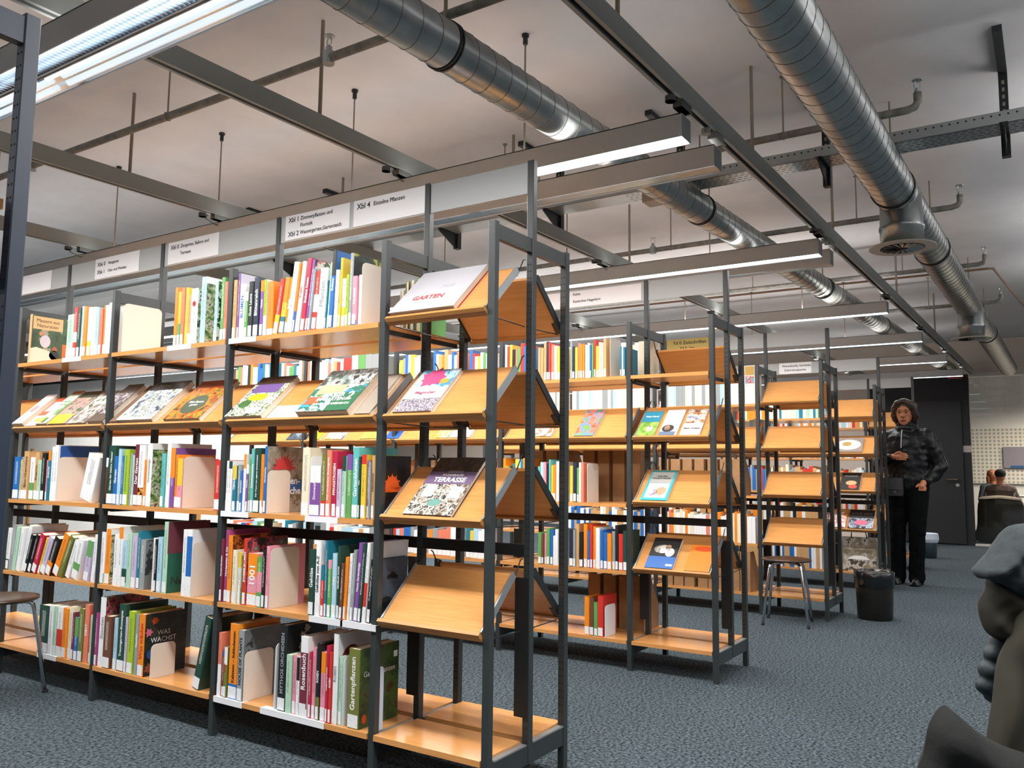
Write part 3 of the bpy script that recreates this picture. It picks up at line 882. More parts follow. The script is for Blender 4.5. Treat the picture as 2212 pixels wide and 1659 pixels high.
# every book's own description: title if it has one, else what stands beside it
ORD = lambda n: '%d%s' % (n, 'th' if 10 <= n % 100 <= 20 else {1: 'st', 2: 'nd', 3: 'rd'}.get(n % 10, 'th'))
used = set(); by_shelf = {}
for b in BOOKS: by_shelf.setdefault((b[5][0], b[5][1]), []).append(b)
for key, lst in by_shelf.items():
    lst.sort(key=lambda b: -b[0].location.y)
    n = len(lst)
    for i, (root, col, o, w, h, sh) in enumerate(lst):
        c = PAL[col][0]
        if o['bands']: c += ' and ' + ('red' if o['bands'][0][2] == 'fire' else PAL[o['bands'][0][2]][0])
        sz = 'thick' if w > 0.04 else 'slim' if w < 0.015 else 'tall' if h > 0.268 else 'small' if h < 0.19 else ''
        ln_ = 'leaning ' if o['L'] >= 8 else ''
        L = PAL[lst[i - 1][1]][0] if i else None; Rr = PAL[lst[i + 1][1]][0] if i < n - 1 else None
        pl = sh[2]
        if key[0] == 'second': pl = sh[2] if sh[1][1] == '0' else sh[2] + (' seen through the front rack' if 0 else ', bay %s' % {'1': 'two', '2': 'three or beyond'}[sh[1][1]])
        cands = []
        if o['T'] and not o['T'][0].isascii(): cands.append(f'{c} book titled {o["T"][0]}, {SH_N[sh[1][0]]}')
        elif o['T']: cands.append(f'{sz} {ln_}{c} book titled {o["T"][0]}, {sh[2].split(" of front")[0]}')
        nb = f'between {L} and {Rr}' if L and Rr else f'left of the {Rr} one' if Rr else f'right of the {L} one'
        short = pl.replace(' of front rack', '')
        cands.append(f'{sz} {ln_}{c} book {nb}, {short}')
        cands.append(f'{sz} {ln_}{c} book, {ORD(i + 1)} from left, {short}')
        cands.append(f'{sz} {ln_}{c} book, {ORD(i + 1)} from left on {pl}')
        for cd in cands:
            cd = ' '.join(cd.split())
            if cd not in used and 4 <= len(cd.split()) <= 16: break
        else: cd = f'{c} book, {ORD(i + 1)} from left, {short}'
        used.add(cd); root['label'] = cd

# printed cover fronts that show past the shelf ends
def side_frame(b, w): return frame((0, -w / 2 - 0.0001, 0), (1, 0, 0), (0, 0, 1), (0, -1, 0))
def petals(parent, M, cu, cv, n, rad, wid, m, lo=0, hi=360):
    mb = MB()
    for k in range(n):
        a = R(lo + (hi - lo) * k / max(1, n - 1)); ca, sa = math.cos(a), math.sin(a); rr = rad * (1 - 0.16 * (k % 2))
        mb.prism([(cu, cv), (cu + ca * rr * .5 - sa * wid, cv + sa * rr * .5 + ca * wid), (cu + ca * rr, cv + sa * rr), (cu + ca * rr * .5 + sa * wid, cv + sa * rr * .5 - ca * wid)], 0.0001 * k, 0.0004 + 0.0001 * k, 'z')
    o = obj('printed_flower', mb, m, parent); o.matrix_local = M
REDP = mat('print_red', 'c4393a', 0.4); ORP = mat('print_orange', 'e05a1c', 0.4); BLP = mat('print_blue', '24549a', 0.4); WHP = mat('print_white', 'e8e8e6', 0.4); YLP = mat('print_yellow', 'e0b81f', 0.4)
GNP = mat('print_green', '3c6a35', 0.4); DKP = mat('print_dark', '1a1c1d', 0.4); PKP = mat('print_pink', 'd46a86', 0.4); TLP = mat('print_teal', '2b95a2', 0.4); PUP = mat('print_violet', '6a5878', 0.4)
b, w, h, dp = made['lotusB1']; M = side_frame(b, w)
petals(b, M, 0.088, h * 0.66, 11, 0.066, 0.009, REDP, 5, 175)
print_patch('title_box', rect(0.09, h * .30, 0.205, h * .50), BLP, b, M)
lettering('title', 'en-\nche', 0.040, WHP, b, M @ Matrix.Translation((0.122, h * .40, 0.0006)), bold=.0008)
b, w, h, dp = made['flameB1']; M = side_frame(b, w)
petals(b, M, 0.08, h * 0.50, 13, 0.05, 0.010, ORP, 0, 180); print_patch('ground', rect(0.02, h * .42, 0.15, h * .5), ORP, b, M)
b, w, h, dp = made['treeC1']; M = side_frame(b, w)
for (u, v, a) in ((0.105, .72, .017), (0.085, .70, .012), (0.122, .69, .012), (0.08, .28, .035), (0.11, .24, .03), (0.06, .22, .03)): print_patch('printed_tree', disc(u, h * v, a, a * .7), DKP, b, M)
print_patch('printed_band', rect(0.02, 0.0, 0.14, h * .10), WHP, b, M)
b, w, h, dp = made['neuC2']; M = side_frame(b, w)
print_patch('printed_sky', rect(0, h * .55, dp, h), mat('print_maroon', '6a3540', 0.4), b, M)
lettering('title', 'Neu', 0.05, DKP, b, M @ Matrix.Translation((0.02, h * .16, 0.0006)))
b, w, h, dp = made['orchidD1']; M = side_frame(b, w)
for (u, v) in ((.06, .62), (.075, .72), (.055, .48), (.08, .85), (.10, .93)): petals(b, M, u, h * v, 6, 0.02, 0.006, mat('print_stone', 'a59d92', 0.4), 0, 300)
b, w, h, dp = made['roseD1']; M = side_frame(b, w)
print_patch('printed_rose', disc(0.07, h * .70, 0.05, 0.05), mat('print_rose', '6b1f2c', 0.4), b, M)
b, w, h, dp = made['gpfD1']; M = side_frame(b, w)
lettering('title', 'Gartenpflanzen', 0.04, WHP, b, M @ Matrix.Translation((0.105, h * .66, 0.0006)), 'CENTER', (0.165, 0.04))
print_patch('printed_flower', disc(0.03, h * .11, 0.012, 0.016), ORP, b, M)
print_patch('sticker', rect(0.18, h * .80, 0.20, h * .88), WHP, b, M)
b, w, h, dp = made['wasD2']; M = side_frame(b, w)
lettering('title', 'WAS\nWÄCHST', 0.03, WHP, b, M @ Matrix.Translation((0.095, h * .62, 0.0006)), 'CENTER', (0.125, 0.075))
petals(b, M, 0.022, h * .70, 6, 0.022, 0.006, PKP, 0, 300); petals(b, M, 0.05, h * .88, 6, 0.02, 0.006, ORP, 0, 300); petals(b, M, 0.03, h * .12, 7, 0.026, 0.007, mat('print_brick', 'a2553f', 0.4), 0, 310)
print_patch('printed_berries', disc(0.035, h * .34, 0.02), BLP, b, M)
b, w, h, dp = made['bluewhiteB3']; M = side_frame(b, w)
print_patch('printed_band', rect(0.012, h * .74, dp, h * .985), BLP, b, M)
for k_ in ('gardenA2', 'gardenB2', 'gardenC2'):
    b, w, h, dp = made[k_]; M = side_frame(b, w)
    print_patch('printed_margin', rect(0.0, h * .90, dp, h), WHP, b, M)
b, w, h, dp = made['art2A2']; M = side_frame(b, w)
o = obj('printed_ring', MB().lathe([(0.012, 0), (0.012, .0006), (0.008, .0006), (0.008, 0)], n=18), REDP, b); o.matrix_local = frame((-0.0003, 0, h * .72), (0, 1, 0), (0, 0, 1), (-1, 0, 0))

# "Mauern aus Naturstein": a book standing side-on at the left end of the top shelf
mw = thing('book', 'tall book on stone walls facing sideways, far left end of top shelf', 'book', (0.014, 2.985, 1.5976), 0, 'books on the front rack')
obj('cover', cover_mesh(0.022, 0.262, 0.215, [], [0]), [cov('tn'), art('print_stone_wall', ['20331f', '2a4326', '34502f', '8d8473'], 9, 21)], mw)
obj('page_block', MB().box(0.003, 0.202, -0.008, 0.008, 0.002, 0.259), PAPER, mw)
M = side_frame(mw, 0.022)
print_patch('title_box', rect(0.008, .187, 0.165, .255), mat('print_sand', 'cba673', 0.5), mw, M)
lettering('title', 'Mauern aus\nNaturstein', 0.026, INK, mw, M @ Matrix.Translation((0.085, .221, 0.0006)), 'CENTER', (0.12, 0.045))
print_patch('printed_stones', [(0, 0), (0.15, 0), (0.15, .03), (.10, .075), (.03, .09), (0, .08)], mat('print_limestone', 'c9c0ad', 0.5), mw, M)
print_patch('printed_figure', disc(.075, .125, .028, .034), mat('print_grey_shirt', 'b4aebb', 0.5), mw, M)
print_patch('printed_figure', disc(.052, .165, .011, .012), mat('print_skin', 'b3764f', 0.5), mw, M)
print_patch('printed_figure', disc(.125, .055, .026, .026), DKP, mw, M)
print_patch('printed_figure', disc(.128, .088, .014, .014), mat('print_auburn', '8a4a2c', 0.5), mw, M)
print_patch('spine_strip', rect(0.168, 0.0, 0.20, .12), ORP, mw, M)

# ---------------------------------------------------------------- books lying face-out on the display trays
def face_book(X0, z, yc, w, h, t, m, label, group, deco=None, off=0.0, spine='wh', tilt=0.0):
    """book lying on a sloping tray, cover outwards; local axes: u right, v up the slope, n outwards"""
    b0 = Vector((X0 - 0.003 + SDX * (0.002 + off) + NX * 0.0006, yc, z - 0.003 + SDZ * (0.002 + off) + NZ * 0.0006))
    u, v, n = Vector((0, -1, 0)), Vector((SDX, 0, SDZ)), Vector((NX, 0, NZ))
    root = bpy.data.objects.new('book', None); COL.objects.link(root); root.empty_display_size = 0.02
    root.matrix_world = frame(b0, u, v, n)
    tag(root, label, 'book', group)
    c = min(0.002, t * 0.25)
    mb = MB().box(-w / 2, w / 2, 0, h, 0, c, 1).box(-w / 2, w / 2, 0, h, t - c, t, 0).box(-w / 2, -w / 2 + c, 0, h, c, t - c, 1)
    obj('cover', mb, [m, cov(spine)], root)
    obj('page_block', MB().box(-w / 2 + c, w / 2 - 0.003, 0.003, h - 0.003, c, t - c), PAPER, root)
    T = Matrix.Translation((0, 0, t))
    for d in deco or []:
        if d[0] == 'r': print_patch(d[6] if len(d) > 6 else 'printed_panel', rect((d[1] - .5) * w, d[2] * h, (d[3] - .5) * w, d[4] * h), d[5], root, T)
        elif d[0] == 'd': print_patch('printed_motif', disc((d[1] - .5) * w, d[2] * h, d[3] * w, d[4] * h), d[5], root, Matrix.Translation((0, 0, t + 0.0003)))
        elif d[0] == 't': lettering('title', d[1], 0.03, d[6], root, Matrix.Translation(((d[2] - .5) * w, d[3] * h, t + 0.0008)), 'CENTER', (d[4] * w, d[5] * h), .0007)
        elif d[0] == 'p': petals(root, Matrix.Translation((0, 0, t + 0.0004)), (d[1] - .5) * w, d[2] * h, d[3], d[4] * w, d[5] * w, d[6], 0, 360 - 360 / d[3])
    return root
G1 = 'books shown face-out on the front rack trays'
face_book(0, 1.607, 0.302, 0.292, 0.272, 0.022, mat('print_pale_grey', 'b4b3ba', 0.5), 'white book titled Garten on the top tray of the front end bay', G1,
          [('t', 'GARTEN', .46, .30, .62, .10, mat('print_faded_red', 'b0514f', 0.5)), ('t', 'STILLE', .62, .55, .5, .06, mat('print_faint_grey', 'bdbcc2', 0.5))], spine='cs')
face_book(0, 1.257, 0.335, 0.172, 0.240, 0.016, mat('print_white_cover', 'dfe2e4', 0.4), 'Magnolien book with a pink flower on the second end tray', G1,
          [('r', 0, .56, 1, 1, art('print_magnolia_sky', ['4f8fb8', '9cc3d6', 'cfe0e4', '7fb0c8'], 12, 31)), ('p', .42, .80, 9, .36, .13, mat('print_magenta', 'd0487a', 0.4)), ('d', .78, .70, .14, .06, mat('print_mustard', 'a89a3c', 0.4)),
           ('r', 0, 0, 1, .30, art('print_blossom_grey', ['5d5663', 'b9b0bd', '3e3a44', 'd5cfd8'], 60, 32)), ('r', .08, .355, .92, .36, GNP), ('t', 'Magnolien', .5, .43, .8, .09, mat('print_plum', 'a04a68', 0.4))])
face_book(0, 0.906, 0.258, 0.206, 0.285, 0.016, art('print_terrace_photo', ['4f463c', '8d8070', 'c9c2b6', '2f3330', 'a59b8d'], 26, 33), 'Wohnraum Terrasse book on the third tray of the front end bay', G1,
          [('r', 0, .74, 1, 1, art('print_dark_foliage', ['141311', '241f1a', '3a3128', '1c201a'], 24, 34)), ('r', 0, .52, 1, .75, PUP), ('r', .38, .72, .70, .76, WHP), ('t', 'WOHNRAUM', .52, .68, .45, .05, WHP), ('t', 'TERRASSE', .52, .595, .68, .09, WHP),
           ('r', .12, .30, .36, .50, WHP), ('r', .68, .28, .90, .48, WHP), ('d', .50, .20, .14, .06, mat('print_sea_green', '5f8f86', 0.4))], spine='nv')
face_book(0, 1.257, 1.216, 0.218, 0.262, 0.024, art('print_flower_bed', ['35432b', 'd9dcd6', '5f7a47', 'e6e4dc', '8a9a6a'], 24, 35), 'garden book with purple parasol and yellow flowers, middle tray', G1,
          [('r', 0, .80, 1, 1, mat('print_bark', '4a3524', 0.5)), ('r', 0.1, .58, .85, .80, mat('print_lilac', '6d5490', 0.4)), ('d', .45, .46, .26, .09, YLP), ('r', .50, .06, .80, .20, WHP), ('d', .25, .30, .16, .1, GNP), ('t', 'Gartenlust', .5, .90, .7, .08, mat('print_umber', '8a6a4c', 0.5))])
o = obj('paper_sheet', MB().box(-0.10, 0.10, 0, 0.085, 0, 0.0012), mat('sheet_white', 'eceef0', 0.5)); o.matrix_world = frame((SDX * 0.004 - 0.003, 1.0, 1.257 - 0.001), (0, -1, 0), (SDX, 0, SDZ), (NX, 0, NZ))
tag(o, 'blank white sheet lying on the middle tray between two garden books', 'paper sheet')
face_book(0, 1.257, 0.765, 0.268, 0.258, 0.034, art('print_pool', ['2e77a8', '3f9bc0', '2a6f5f', 'd9e3e4', '4b8a5a'], 9, 36), 'wide water garden book with a large 2 on its cover, middle tray', G1,
          [('r', 0, .62, 1, 1, art('print_veranda', ['27382d', '3c5647', '7f8f8a', 'c7cdc9', '2a2a26'], 16, 37)), ('r', .10, .40, .62, .62, mat('print_peach', 'd9a483', 0.4)), ('r', .03, .16, .30, .34, mat('print_terracotta', 'c5623f', 0.4)), ('r', .55, 0, 1, .42, mat('print_bottle_green', '2b6a48', 0.4)),
           ('t', 'WASSER', .50, .37, .5, .09, WHP), ('t', 'IM GARTEN', .50, .27, .55, .08, WHP), ('t', '2', .84, .34, .2, .2, WHP), ('t', 'DAS GROSSE IDEENBUCH', .58, .16, .7, .05, WHP)])
face_book(0, 1.257, 0.568, 0.075, 0.236, 0.014, mat('print_warm_grey', '9a8f82', 0.5), 'narrow grey book at the right end of the middle tray', G1)
face_book(0, 1.257, 1.962, 0.270, 0.282, 0.026, art('print_evergreen', ['39404a', '8d9aa0', 'c9d2d8', '5e6a50', 'e4e8ea'], 22, 38), 'Evergreen book with white border on the second bay tray', G1,
          [('r', 0, .78, 1, 1, DKP), ('t', 'Evergreen', .36, .88, .5, .08, mat('print_khaki', '8a8570', 0.5)), ('r', 0, 0, 1, .05, WHP), ('r', 0, 0, .05, .78, WHP)])
face_book(0, 1.257, 1.620, 0.246, 0.270, 0.022, art('print_nasturtium', ['3a4a22', 'c5531f', 'd98a2a', '5a6a2c', 'a83a1e'], 20, 39), 'orange flower book with a round wreath, second bay tray', G1,
          [('r', 0, .80, 1, 1, mat('print_rust', '8f3f22', 0.5)), ('d', .48, .36, .30, .24, mat('print_forest', '3b4a34', 0.5)), ('t', 'Mein Bauern\ngarten', .48, .38, .4, .2, WHP)])
face_book(0, 1.257, 2.118, 0.075, 0.272, 0.020, mat('print_teak', '6a4a30', 0.5), 'dark brown book half hidden by the upright, second bay tray', G1)
face_book(0, 1.257, 2.985, 0.100, 0.240, 0.030, mat('print_shell', 'd8c6c2', 0.5), 'pale pink book at the far left end of the leftmost tray', G1, [('d', .5, .5, .25, .12, mat('print_dusty_rose', 'b5868c', 0.5))])
face_book(0, 1.257, 2.868, 0.110, 0.225, 0.012, mat('print_coral', 'c6553a', 0.5), 'red book with white panels on the leftmost tray', G1, [('r', .15, .52, .95, .86, WHP), ('r', 0, 0, .9, .36, WHP), ('d', .5, .2, .2, .07, YLP)])
face_book(0, 1.257, 2.758, 0.100, 0.265, 0.024, art('print_kitchen_garden', ['e8e6d8', 'dfe3d2', '9db890', '5f8a4c'], 14, 40), 'white and green kitchen garden book on the leftmost tray', G1, [('t', 'Gemüse\ngarten', .5, .62, .8, .2, mat('print_leaf_green', '6f9a72', 0.5)), ('r', 0, .9, 1, 1, mat('print_copper', '9a5a32', 0.5)), ('r', .1, .02, .4, .2, YLP), ('r', .4, .02, .7, .18, GNP)])
face_book(0, 1.257, 2.615, 0.165, 0.258, 0.020, art('print_meadow_pink', ['3f5a35', '9c8a80', 'd0848c', '7c9a68', 'b5a59c'], 18, 41), 'pink and green book with yellow lower band, leftmost tray', G1, [('r', 0, .80, 1, 1, mat('print_dark_olive', '3a4228', 0.5)), ('r', 0, 0, .9, .28, YLP)])
face_book(0, 1.257, 2.440, 0.165, 0.250, 0.020, art('print_grey_planting', ['6b655e', '97928a', 'c9c7c2', '55603f'], 22, 42), 'grey-brown planting book at the right of the leftmost tray', G1, [('t', 'Stauden', .55, .62, .8, .1, WHP)])
face_book(0, 1.257, 2.275, 0.130, 0.285, 0.026, mat('print_walnut', '4c3a2b', 0.5), 'tall dark book leaning over the right end of the leftmost tray', G1, [('r', 0, .2, 1, .75, art('print_night_garden', ['2f2a2c', '6a5f66', 'b3a9b0', '45503a'], 22, 43))])
G2 = 'books shown face-out on the second rack trays'
X2 = ROWS[2][0]
face_book(X2, 1.257, 0.343, 0.108, 0.205, 0.010, art('print_lawn', ['5f8a3a', '7fa24a', '9ab85c'], 30, 44), 'book with a teal top and a dog on grass, second rack', G2, [('r', 0, .55, 1, 1, mat('print_petrol', '2f7f98', 0.4)), ('d', .62, .28, .16, .12, WHP), ('d', .6, .36, .08, .05, mat('print_tanfur', '9a6a3c', 0.5)), ('t', 'Mein Hund', .5, .78, .7, .1, WHP)])
face_book(X2, 1.257, 0.212, 0.102, 0.215, 0.010, mat('print_white_two', 'e4e4e4', 0.4), 'white book with a dark-haired sleeper, second rack', G2, [('d', .4, .26, .34, .14, mat('print_hair', '33302f', 0.5)), ('d', .36, .28, .16, .10, mat('print_face', 'd9a98e', 0.5)), ('r', 0, .0, .9, .14, mat('print_denim', '5f7088', 0.5))])
face_book(X2, 1.257, 0.086, 0.110, 0.215, 0.010, mat('print_white_three', 'e6e2de', 0.4), 'white book with a brown animal photo, right end of second rack tray', G2, [('r', 0, .45, 1, 1, art('print_fur', ['6a4a3a', 'a97a5c', 'd5c2b4', '7f86a0'], 18, 45)), ('t', 'Mein Welpe', .5, .24, .8, .1, INK)])
face_book(X2, 0.906, 0.292, 0.152, 0.232, 0.014, mat('print_aqua', '35a3ae', 0.4), 'turquoise-framed puppy book on the third tray of the second rack', G2, [('r', .1, .08, .9, .55, WHP), ('r', .08, .56, .92, .95, mat('print_dove', '9b9d98', 0.5)), ('d', .65, .30, .2, .14, mat('print_face2', 'cf8f72', 0.5)), ('d', .35, .26, .18, .12, art('print_paw', ['d9c9b8', '7f8da0', 'b86a52'], 16, 46)), ('t', 'WELPEN\nHALBSTARKER', .5, .76, .7, .2, INK)])
face_book(X2, 0.549, 0.267, 0.158, 0.215, 0.014, mat('print_royal_blue', '2f62a8', 0.4), 'blue and black book with a child and a dog, fourth tray of second rack', G2, [('r', 0, .38, 1, 1, DKP), ('d', .42, .62, .30, .14, art('print_dog_grey', ['b9b2a8', '8a8278', 'd9d4cc'], 16, 47)), ('d', .72, .52, .16, .14, WHP), ('d', .62, .70, .10, .07, mat('print_face3', 'c08a68', 0.5)), ('r', .72, .08, .95, .14, WHP)])
face_book(X2, 0.549, 0.056, 0.134, 0.180, 0.012, mat('print_tangerine', 'dc7a18', 0.4), 'orange book at the right end of the fourth tray, second rack', G2, [('d', .55, .85, .4, .1, mat('print_flame_orange', 'd9541c', 0.4))])
for yc, w, m, lab in ((3.10, .16, art('print_bw', ['22303c', '45525c', '7f8c92'], 9, 48), 'dark blue book seen under the front tray, second rack, far left'), (2.88, .08, YLP, 'yellow book seen under the front tray, second rack'),
                      (2.70, .17, art('print_moor', ['b9c0c4', '6f7f8c', 'd9dcd8', '8d8a5f'], 12, 49), 'pale landscape book seen under the front tray, second rack'), (2.36, .18, art('print_moss', ['7a8a3f', '8f9a4c', 'a4ab5c'], 12, 50), 'olive green book seen under the front tray, second rack'),
                      (2.16, .12, BLP, 'bright blue book seen under the front tray, second rack'), (1.74, .10, art('print_sprout', ['cfd8b0', '8fb04c', 'e4e6d4'], 12, 51), 'pale green book on the second rack tray behind Magnolien'),
                      (1.60, .16, art('print_linen', ['d9d5d0', 'b5aca6', 'e8e6e2'], 9, 52), 'pale linen-coloured book on the second rack tray'), (1.02, .17, art('print_playroom', ['e4e0dc', 'd5693f', 'b8c9d6', 'e8d7a0'], 14, 53), 'white and orange book on the second rack tray between uprights'),
                      (0.72, .12, art('print_toddler', ['b8452f', 'd9785a', '6f86a8', '6a9a3f'], 14, 54), 'red book with a child on grass, second rack tray')):
    face_book(X2, 1.257, yc, w, 0.235, 0.014, m, lab, G2)
X4 = ROWS[4][0]; G4 = 'books shown face-out on the fourth rack trays'
face_book(X4, 1.257, 0.115, 0.26, 0.200, 0.02, mat('print_taupe', '8c8078', 0.5), 'cookbook with a fried egg on its cover, fourth rack', G4, [('d', .5, .5, .44, .36, WHP), ('d', .45, .55, .17, .16, YLP)])
face_book(X4, 0.906, 0.105, 0.175, 0.225, 0.02, mat('print_coal', '2a2725', 0.5), 'black cookbook with a pale pastry photo, fourth rack', G4, [('d', .55, .38, .28, .14, mat('print_dough', 'd3a476', 0.5)), ('d', .65, .16, .22, .12, mat('print_tomato', 'c44a3c', 0.5)), ('t', 'Kochbuch', .5, .8, .7, .09, mat('print_ash', '7f7a74', 0.5))])
face_book(X4, 0.549, 0.02, 0.22, 0.235, 0.02, art('print_kitchen', ['3a3f4c', '7f8698', 'b5b9c4', '2a2c34'], 14, 55), 'black-topped cookbook with pink meat, lowest fourth rack tray', G4, [('r', 0, .55, 1, 1, DKP), ('t', 'SOUS VIDE', .5, .78, .85, .14, mat('print_brown_grey', '6a5a50', 0.5)), ('d', .5, .3, .26, .14, PKP)])
face_book(X4, 0.549, 0.25, 0.19, 0.20, 0.02, art('print_spices', ['d9cfcf', 'c98a80', 'e4dede', 'c9742f'], 12, 56), 'pale pink cookbook on the lowest fourth rack tray', G4)

# ---------------------------------------------------------------- things on the second rack and far books
bookend(X2 + 0.004, 0.555, 1.597, 0.14, 0.225, CREAMM, 'tan bookend on the top shelf of the second rack', 'bookends on the second rack')
bookend(X2 + 0.004, 0.700, 0.888, 0.14, 0.220, CREAMM, 'tan bookend on the third shelf of the second rack', 'bookends on the second rack')
bookend(X2 + 0.004, 0.588, 0.158, 0.13, 0.17, WHITEM, 'white bookend on the bottom shelf of the second rack', 'bookends on the second rack')
BOXM = mat('kraft_board', '96704a', 0.8, noise=(20, 0.10, 0)); BOXD = mat('kraft_board_shadowed_edge', '7a5836', 0.8)
def magazine_box(x, y, z, w, h, d, label, grp, m=None):
    t = 0.004
    b = thing('magazine_box', label, 'magazine box', (x, y, z + 0.0006), 0, grp)
    s = MB().box(0, t, -w / 2, w / 2, 0, h).box(d - t, d, -w / 2, w / 2, 0, h * .45).box(t, d - t, -w / 2, w / 2, 0, t)
    s.prism([(t, t), (d - t, t), (d - t, h * .45), (d * .45, h), (t, h)], -w / 2, -w / 2 + t, 'y').prism([(t, t), (d - t, t), (d - t, h * .45), (d * .45, h), (t, h)], w / 2 - t, w / 2, 'y')
    obj('shell', s, m or BOXM, b)
    obj('magazines', MB().box(t + .002, d - t - .002, -w / 2 + t + .001, w / 2 - t - .001, t, h * .42), PAPER, b)
k = 0
for z, ys in ((0.888, (1.20, 1.10, 1.0, 0.84, 0.74, 0.64, 0.54)), (0.158, (0.80, 0.70, 0.60, 0.52))):
    for y in ys:
        k += 1
        magazine_box(X2 + 0.285, y, z, 0.076, 0.30, 0.215, 'brown cardboard magazine box, %s from right, back of second rack, %s shelf' % (ORD(len(ys) - ys.index(y)), 'third' if z > .5 else 'bottom'), 'cardboard magazine boxes on the second rack')
X3 = ROWS[3][0]
k = 0
for y in (0.55, 0.65, 0.75, 0.86, 0.96, 1.06, 1.16):
    k += 1
    magazine_box(X3 + 0.01, y, 0.888, 0.078, 0.28, 0.215, 'brown cardboard magazine box, third shelf of third rack, %s from right' % ORD(k), 'cardboard magazine boxes on the third rack')
k = 0
for y in (0.50, 0.585, 0.67, 0.755, 0.84, 0.95, 1.04, 1.13):
    k += 1
    magazine_box(X3 + 0.01, y, 0.158, 0.078, 0.30, 0.215, 'brown cardboard magazine box, bottom shelf of third rack, %s from right' % ORD(k), 'cardboard magazine boxes on the third rack')
wb = thing('file_box', 'white file box with a blue and red label, end of third rack', 'file box', (X3 + 0.01, 0.425, 1.5976))
wb.location.y = ROWS[3][1] + 0.477 + 0.0268 + 0.045
obj('shell', MB().box(0, .18, -.04, .04, 0, .30), mat('file_box_white', 'd8d4c8', 0.6), wb)
obj('spine_label', MB().box(-.001, 0, -.034, .034, .16, .22).box(-.001, 0, -.036, .036, .225, .295, 1), [art('print_stripes', ['5f9ab5', 'b8493f', 'd9dcd8'], 30, 57), mat('print_ochre', 'a8843c', 0.6)], wb)
# the rest of the books, too far and too many to tell apart
far = MB(); keys = ['wh', 'cr', 'wh', 'lb', 'tl', 'or', 'rd', 'gy', 'tn', 'bl', 'yl', 'sl', 'dk', 'wh', 'mt', 'gn']
fm = [cov(k) for k in dict.fromkeys(keys)]; fk = list(dict.fromkeys(keys))
for y, z, w, hh, c in SECOND_REST:
    c = c if c in fk else {'pk': 'sl', 'dg': 'gn', 'tq': 'tl', 'nv': 'bl', 'lv': 'lb', 'pu': 'bl', 'br': 'rd'}.get(c, 'wh')
    far.box(X2 + 0.006, X2 + 0.17, y - w / 2 + .0006, y + w / 2 - .0006, z + 0.0008, z + hh, fk.index(c)); far.box(X2 + 0.0052, X2 + 0.006, y - w / 2 + .001, y + w / 2 - .001, z + 0.004, z + 0.04, 0)
def far_run(row, side, z, b, h, pal, w0=0.018, w1=0.036, gap=0.0, s0=0.0):
    X, Y = ROWS[row]; ya, yb = Y + FR[b] + PA + 0.02 + s0, Y + FR[b + 1] - 0.012 - gap; y = ya
    while y < yb - w1:
        w = random.uniform(w0, w1); hh = h * random.uniform(0.8, 1.0)
        x0 = X + 0.006 if not side else X + DEP - 0.006 - 0.16
        far.box(x0, x0 + 0.16, y, y + w - 0.001, z + 0.0008, z + hh, fk.index(random.choice(pal))); y += w
for b in (1, 2, 3): far_run(3, 0, 1.597, b, 0.27, ['wh', 'cr', 'wh', 'gy', 'lb'], gap=0.02, s0=0.08 if b == 1 else 0)
far_run(3, 0, 0.888, 2, 0.27, ['tn', 'cr', 'tn', 'gy']); far_run(3, 0, 0.525, 1, 0.24, ['or', 'wh', 'cr', 'sl', 'wh']); far_run(3, 0, 0.525, 2, 0.24, ['tn', 'wh', 'cr', 'bl'])
for b in (1, 2, 3):
    far_run(3, 1, 1.24, b, 0.27, ['wh', 'rd', 'cr', 'lb', 'or', 'wh']); far_run(4, 0, 1.597, b, 0.24, ['wh', 'lb', 'cr', 'tl', 'or', 'mt', 'wh'])
    far_run(4, 0, 0.888, b, 0.26, ['tn', 'cr', 'rd', 'gy', 'bl']); far_run(4, 0, 0.525, b, 0.25, ['tn', 'or', 'wh', 'dk', 'tn']); far_run(4, 1, 1.24, b, 0.25, ['wh', 'rd', 'wh', 'sl', 'lb'])
    far_run(4, 1, 0.888, b, 0.26, ['tn', 'cr', 'tn']); far_run(4, 0, 0.158, b, 0.26, ['tn', 'bl', 'tn', 'wh'])
for b in (1, 2):
    for z in (1.597, 1.24, 0.888, 0.525): far_run(5, 0, z, b, 0.25, ['wh', 'cr', 'tn', 'wh', 'or', 'rd', 'cr', 'lb'])
for b in (1, 2, 3): far_run(2, 1, 0.888, b, 0.26, ['tn', 'wh', 'cr', 'gy', 'dk'], gap=0.9 if b == 1 else 0); far_run(2, 1, 1.597, b, 0.25, ['wh', 'cr', 'gy'], gap=0.0)
tag(obj('distant_books', far, fm), 'distant rows of books glimpsed through and behind the front racks', 'books', None, 'stuff')
# books on the back side of the front rack, seen past its bookends and uprights
def back_book(y, z, w, h, col, lab):
    b = make_book(DEP - 0.006, y, z, w, h, col, opt_parse([]), 0.17, ('back', 'x', ''), True, math.pi, 'books on the back of the front rack')
    BOOKS.pop(); b['label'] = lab
for y, w, h, c, lab in ((0.690, .02, .20, 'wh', 'white book on the back of the front rack behind the Garten book'), (0.662, .018, .235, 'ol', 'olive book on the back of the front rack behind the Garten book'), (0.635, .022, .24, 'gy', 'grey book on the back of the front rack behind the Garten book'),
                        (0.600, .026, .24, 'gn', 'green book on the back of the front rack behind the Garten book'), (1.80, .03, .19, 'gn', 'green book at the back beyond the cream bookend, top shelf'), (1.84, .03, .20, 'cr', 'cream book at the back beyond the cream bookend, top shelf'),
                        (1.88, .03, .21, 'br', 'brown book at the back beyond the cream bookend, top shelf'), (1.68, .04, .22, 'mr', 'maroon book at the back behind the tall post, top shelf')):
    back_book(y, 1.597, w, h, c, lab)
e = bookend(0.006, 2.125, 1.597, 0.20, 0.235, CREAMM, 'cream bookend beside the upright at the left of the orange book', 'bookends on the front rack')
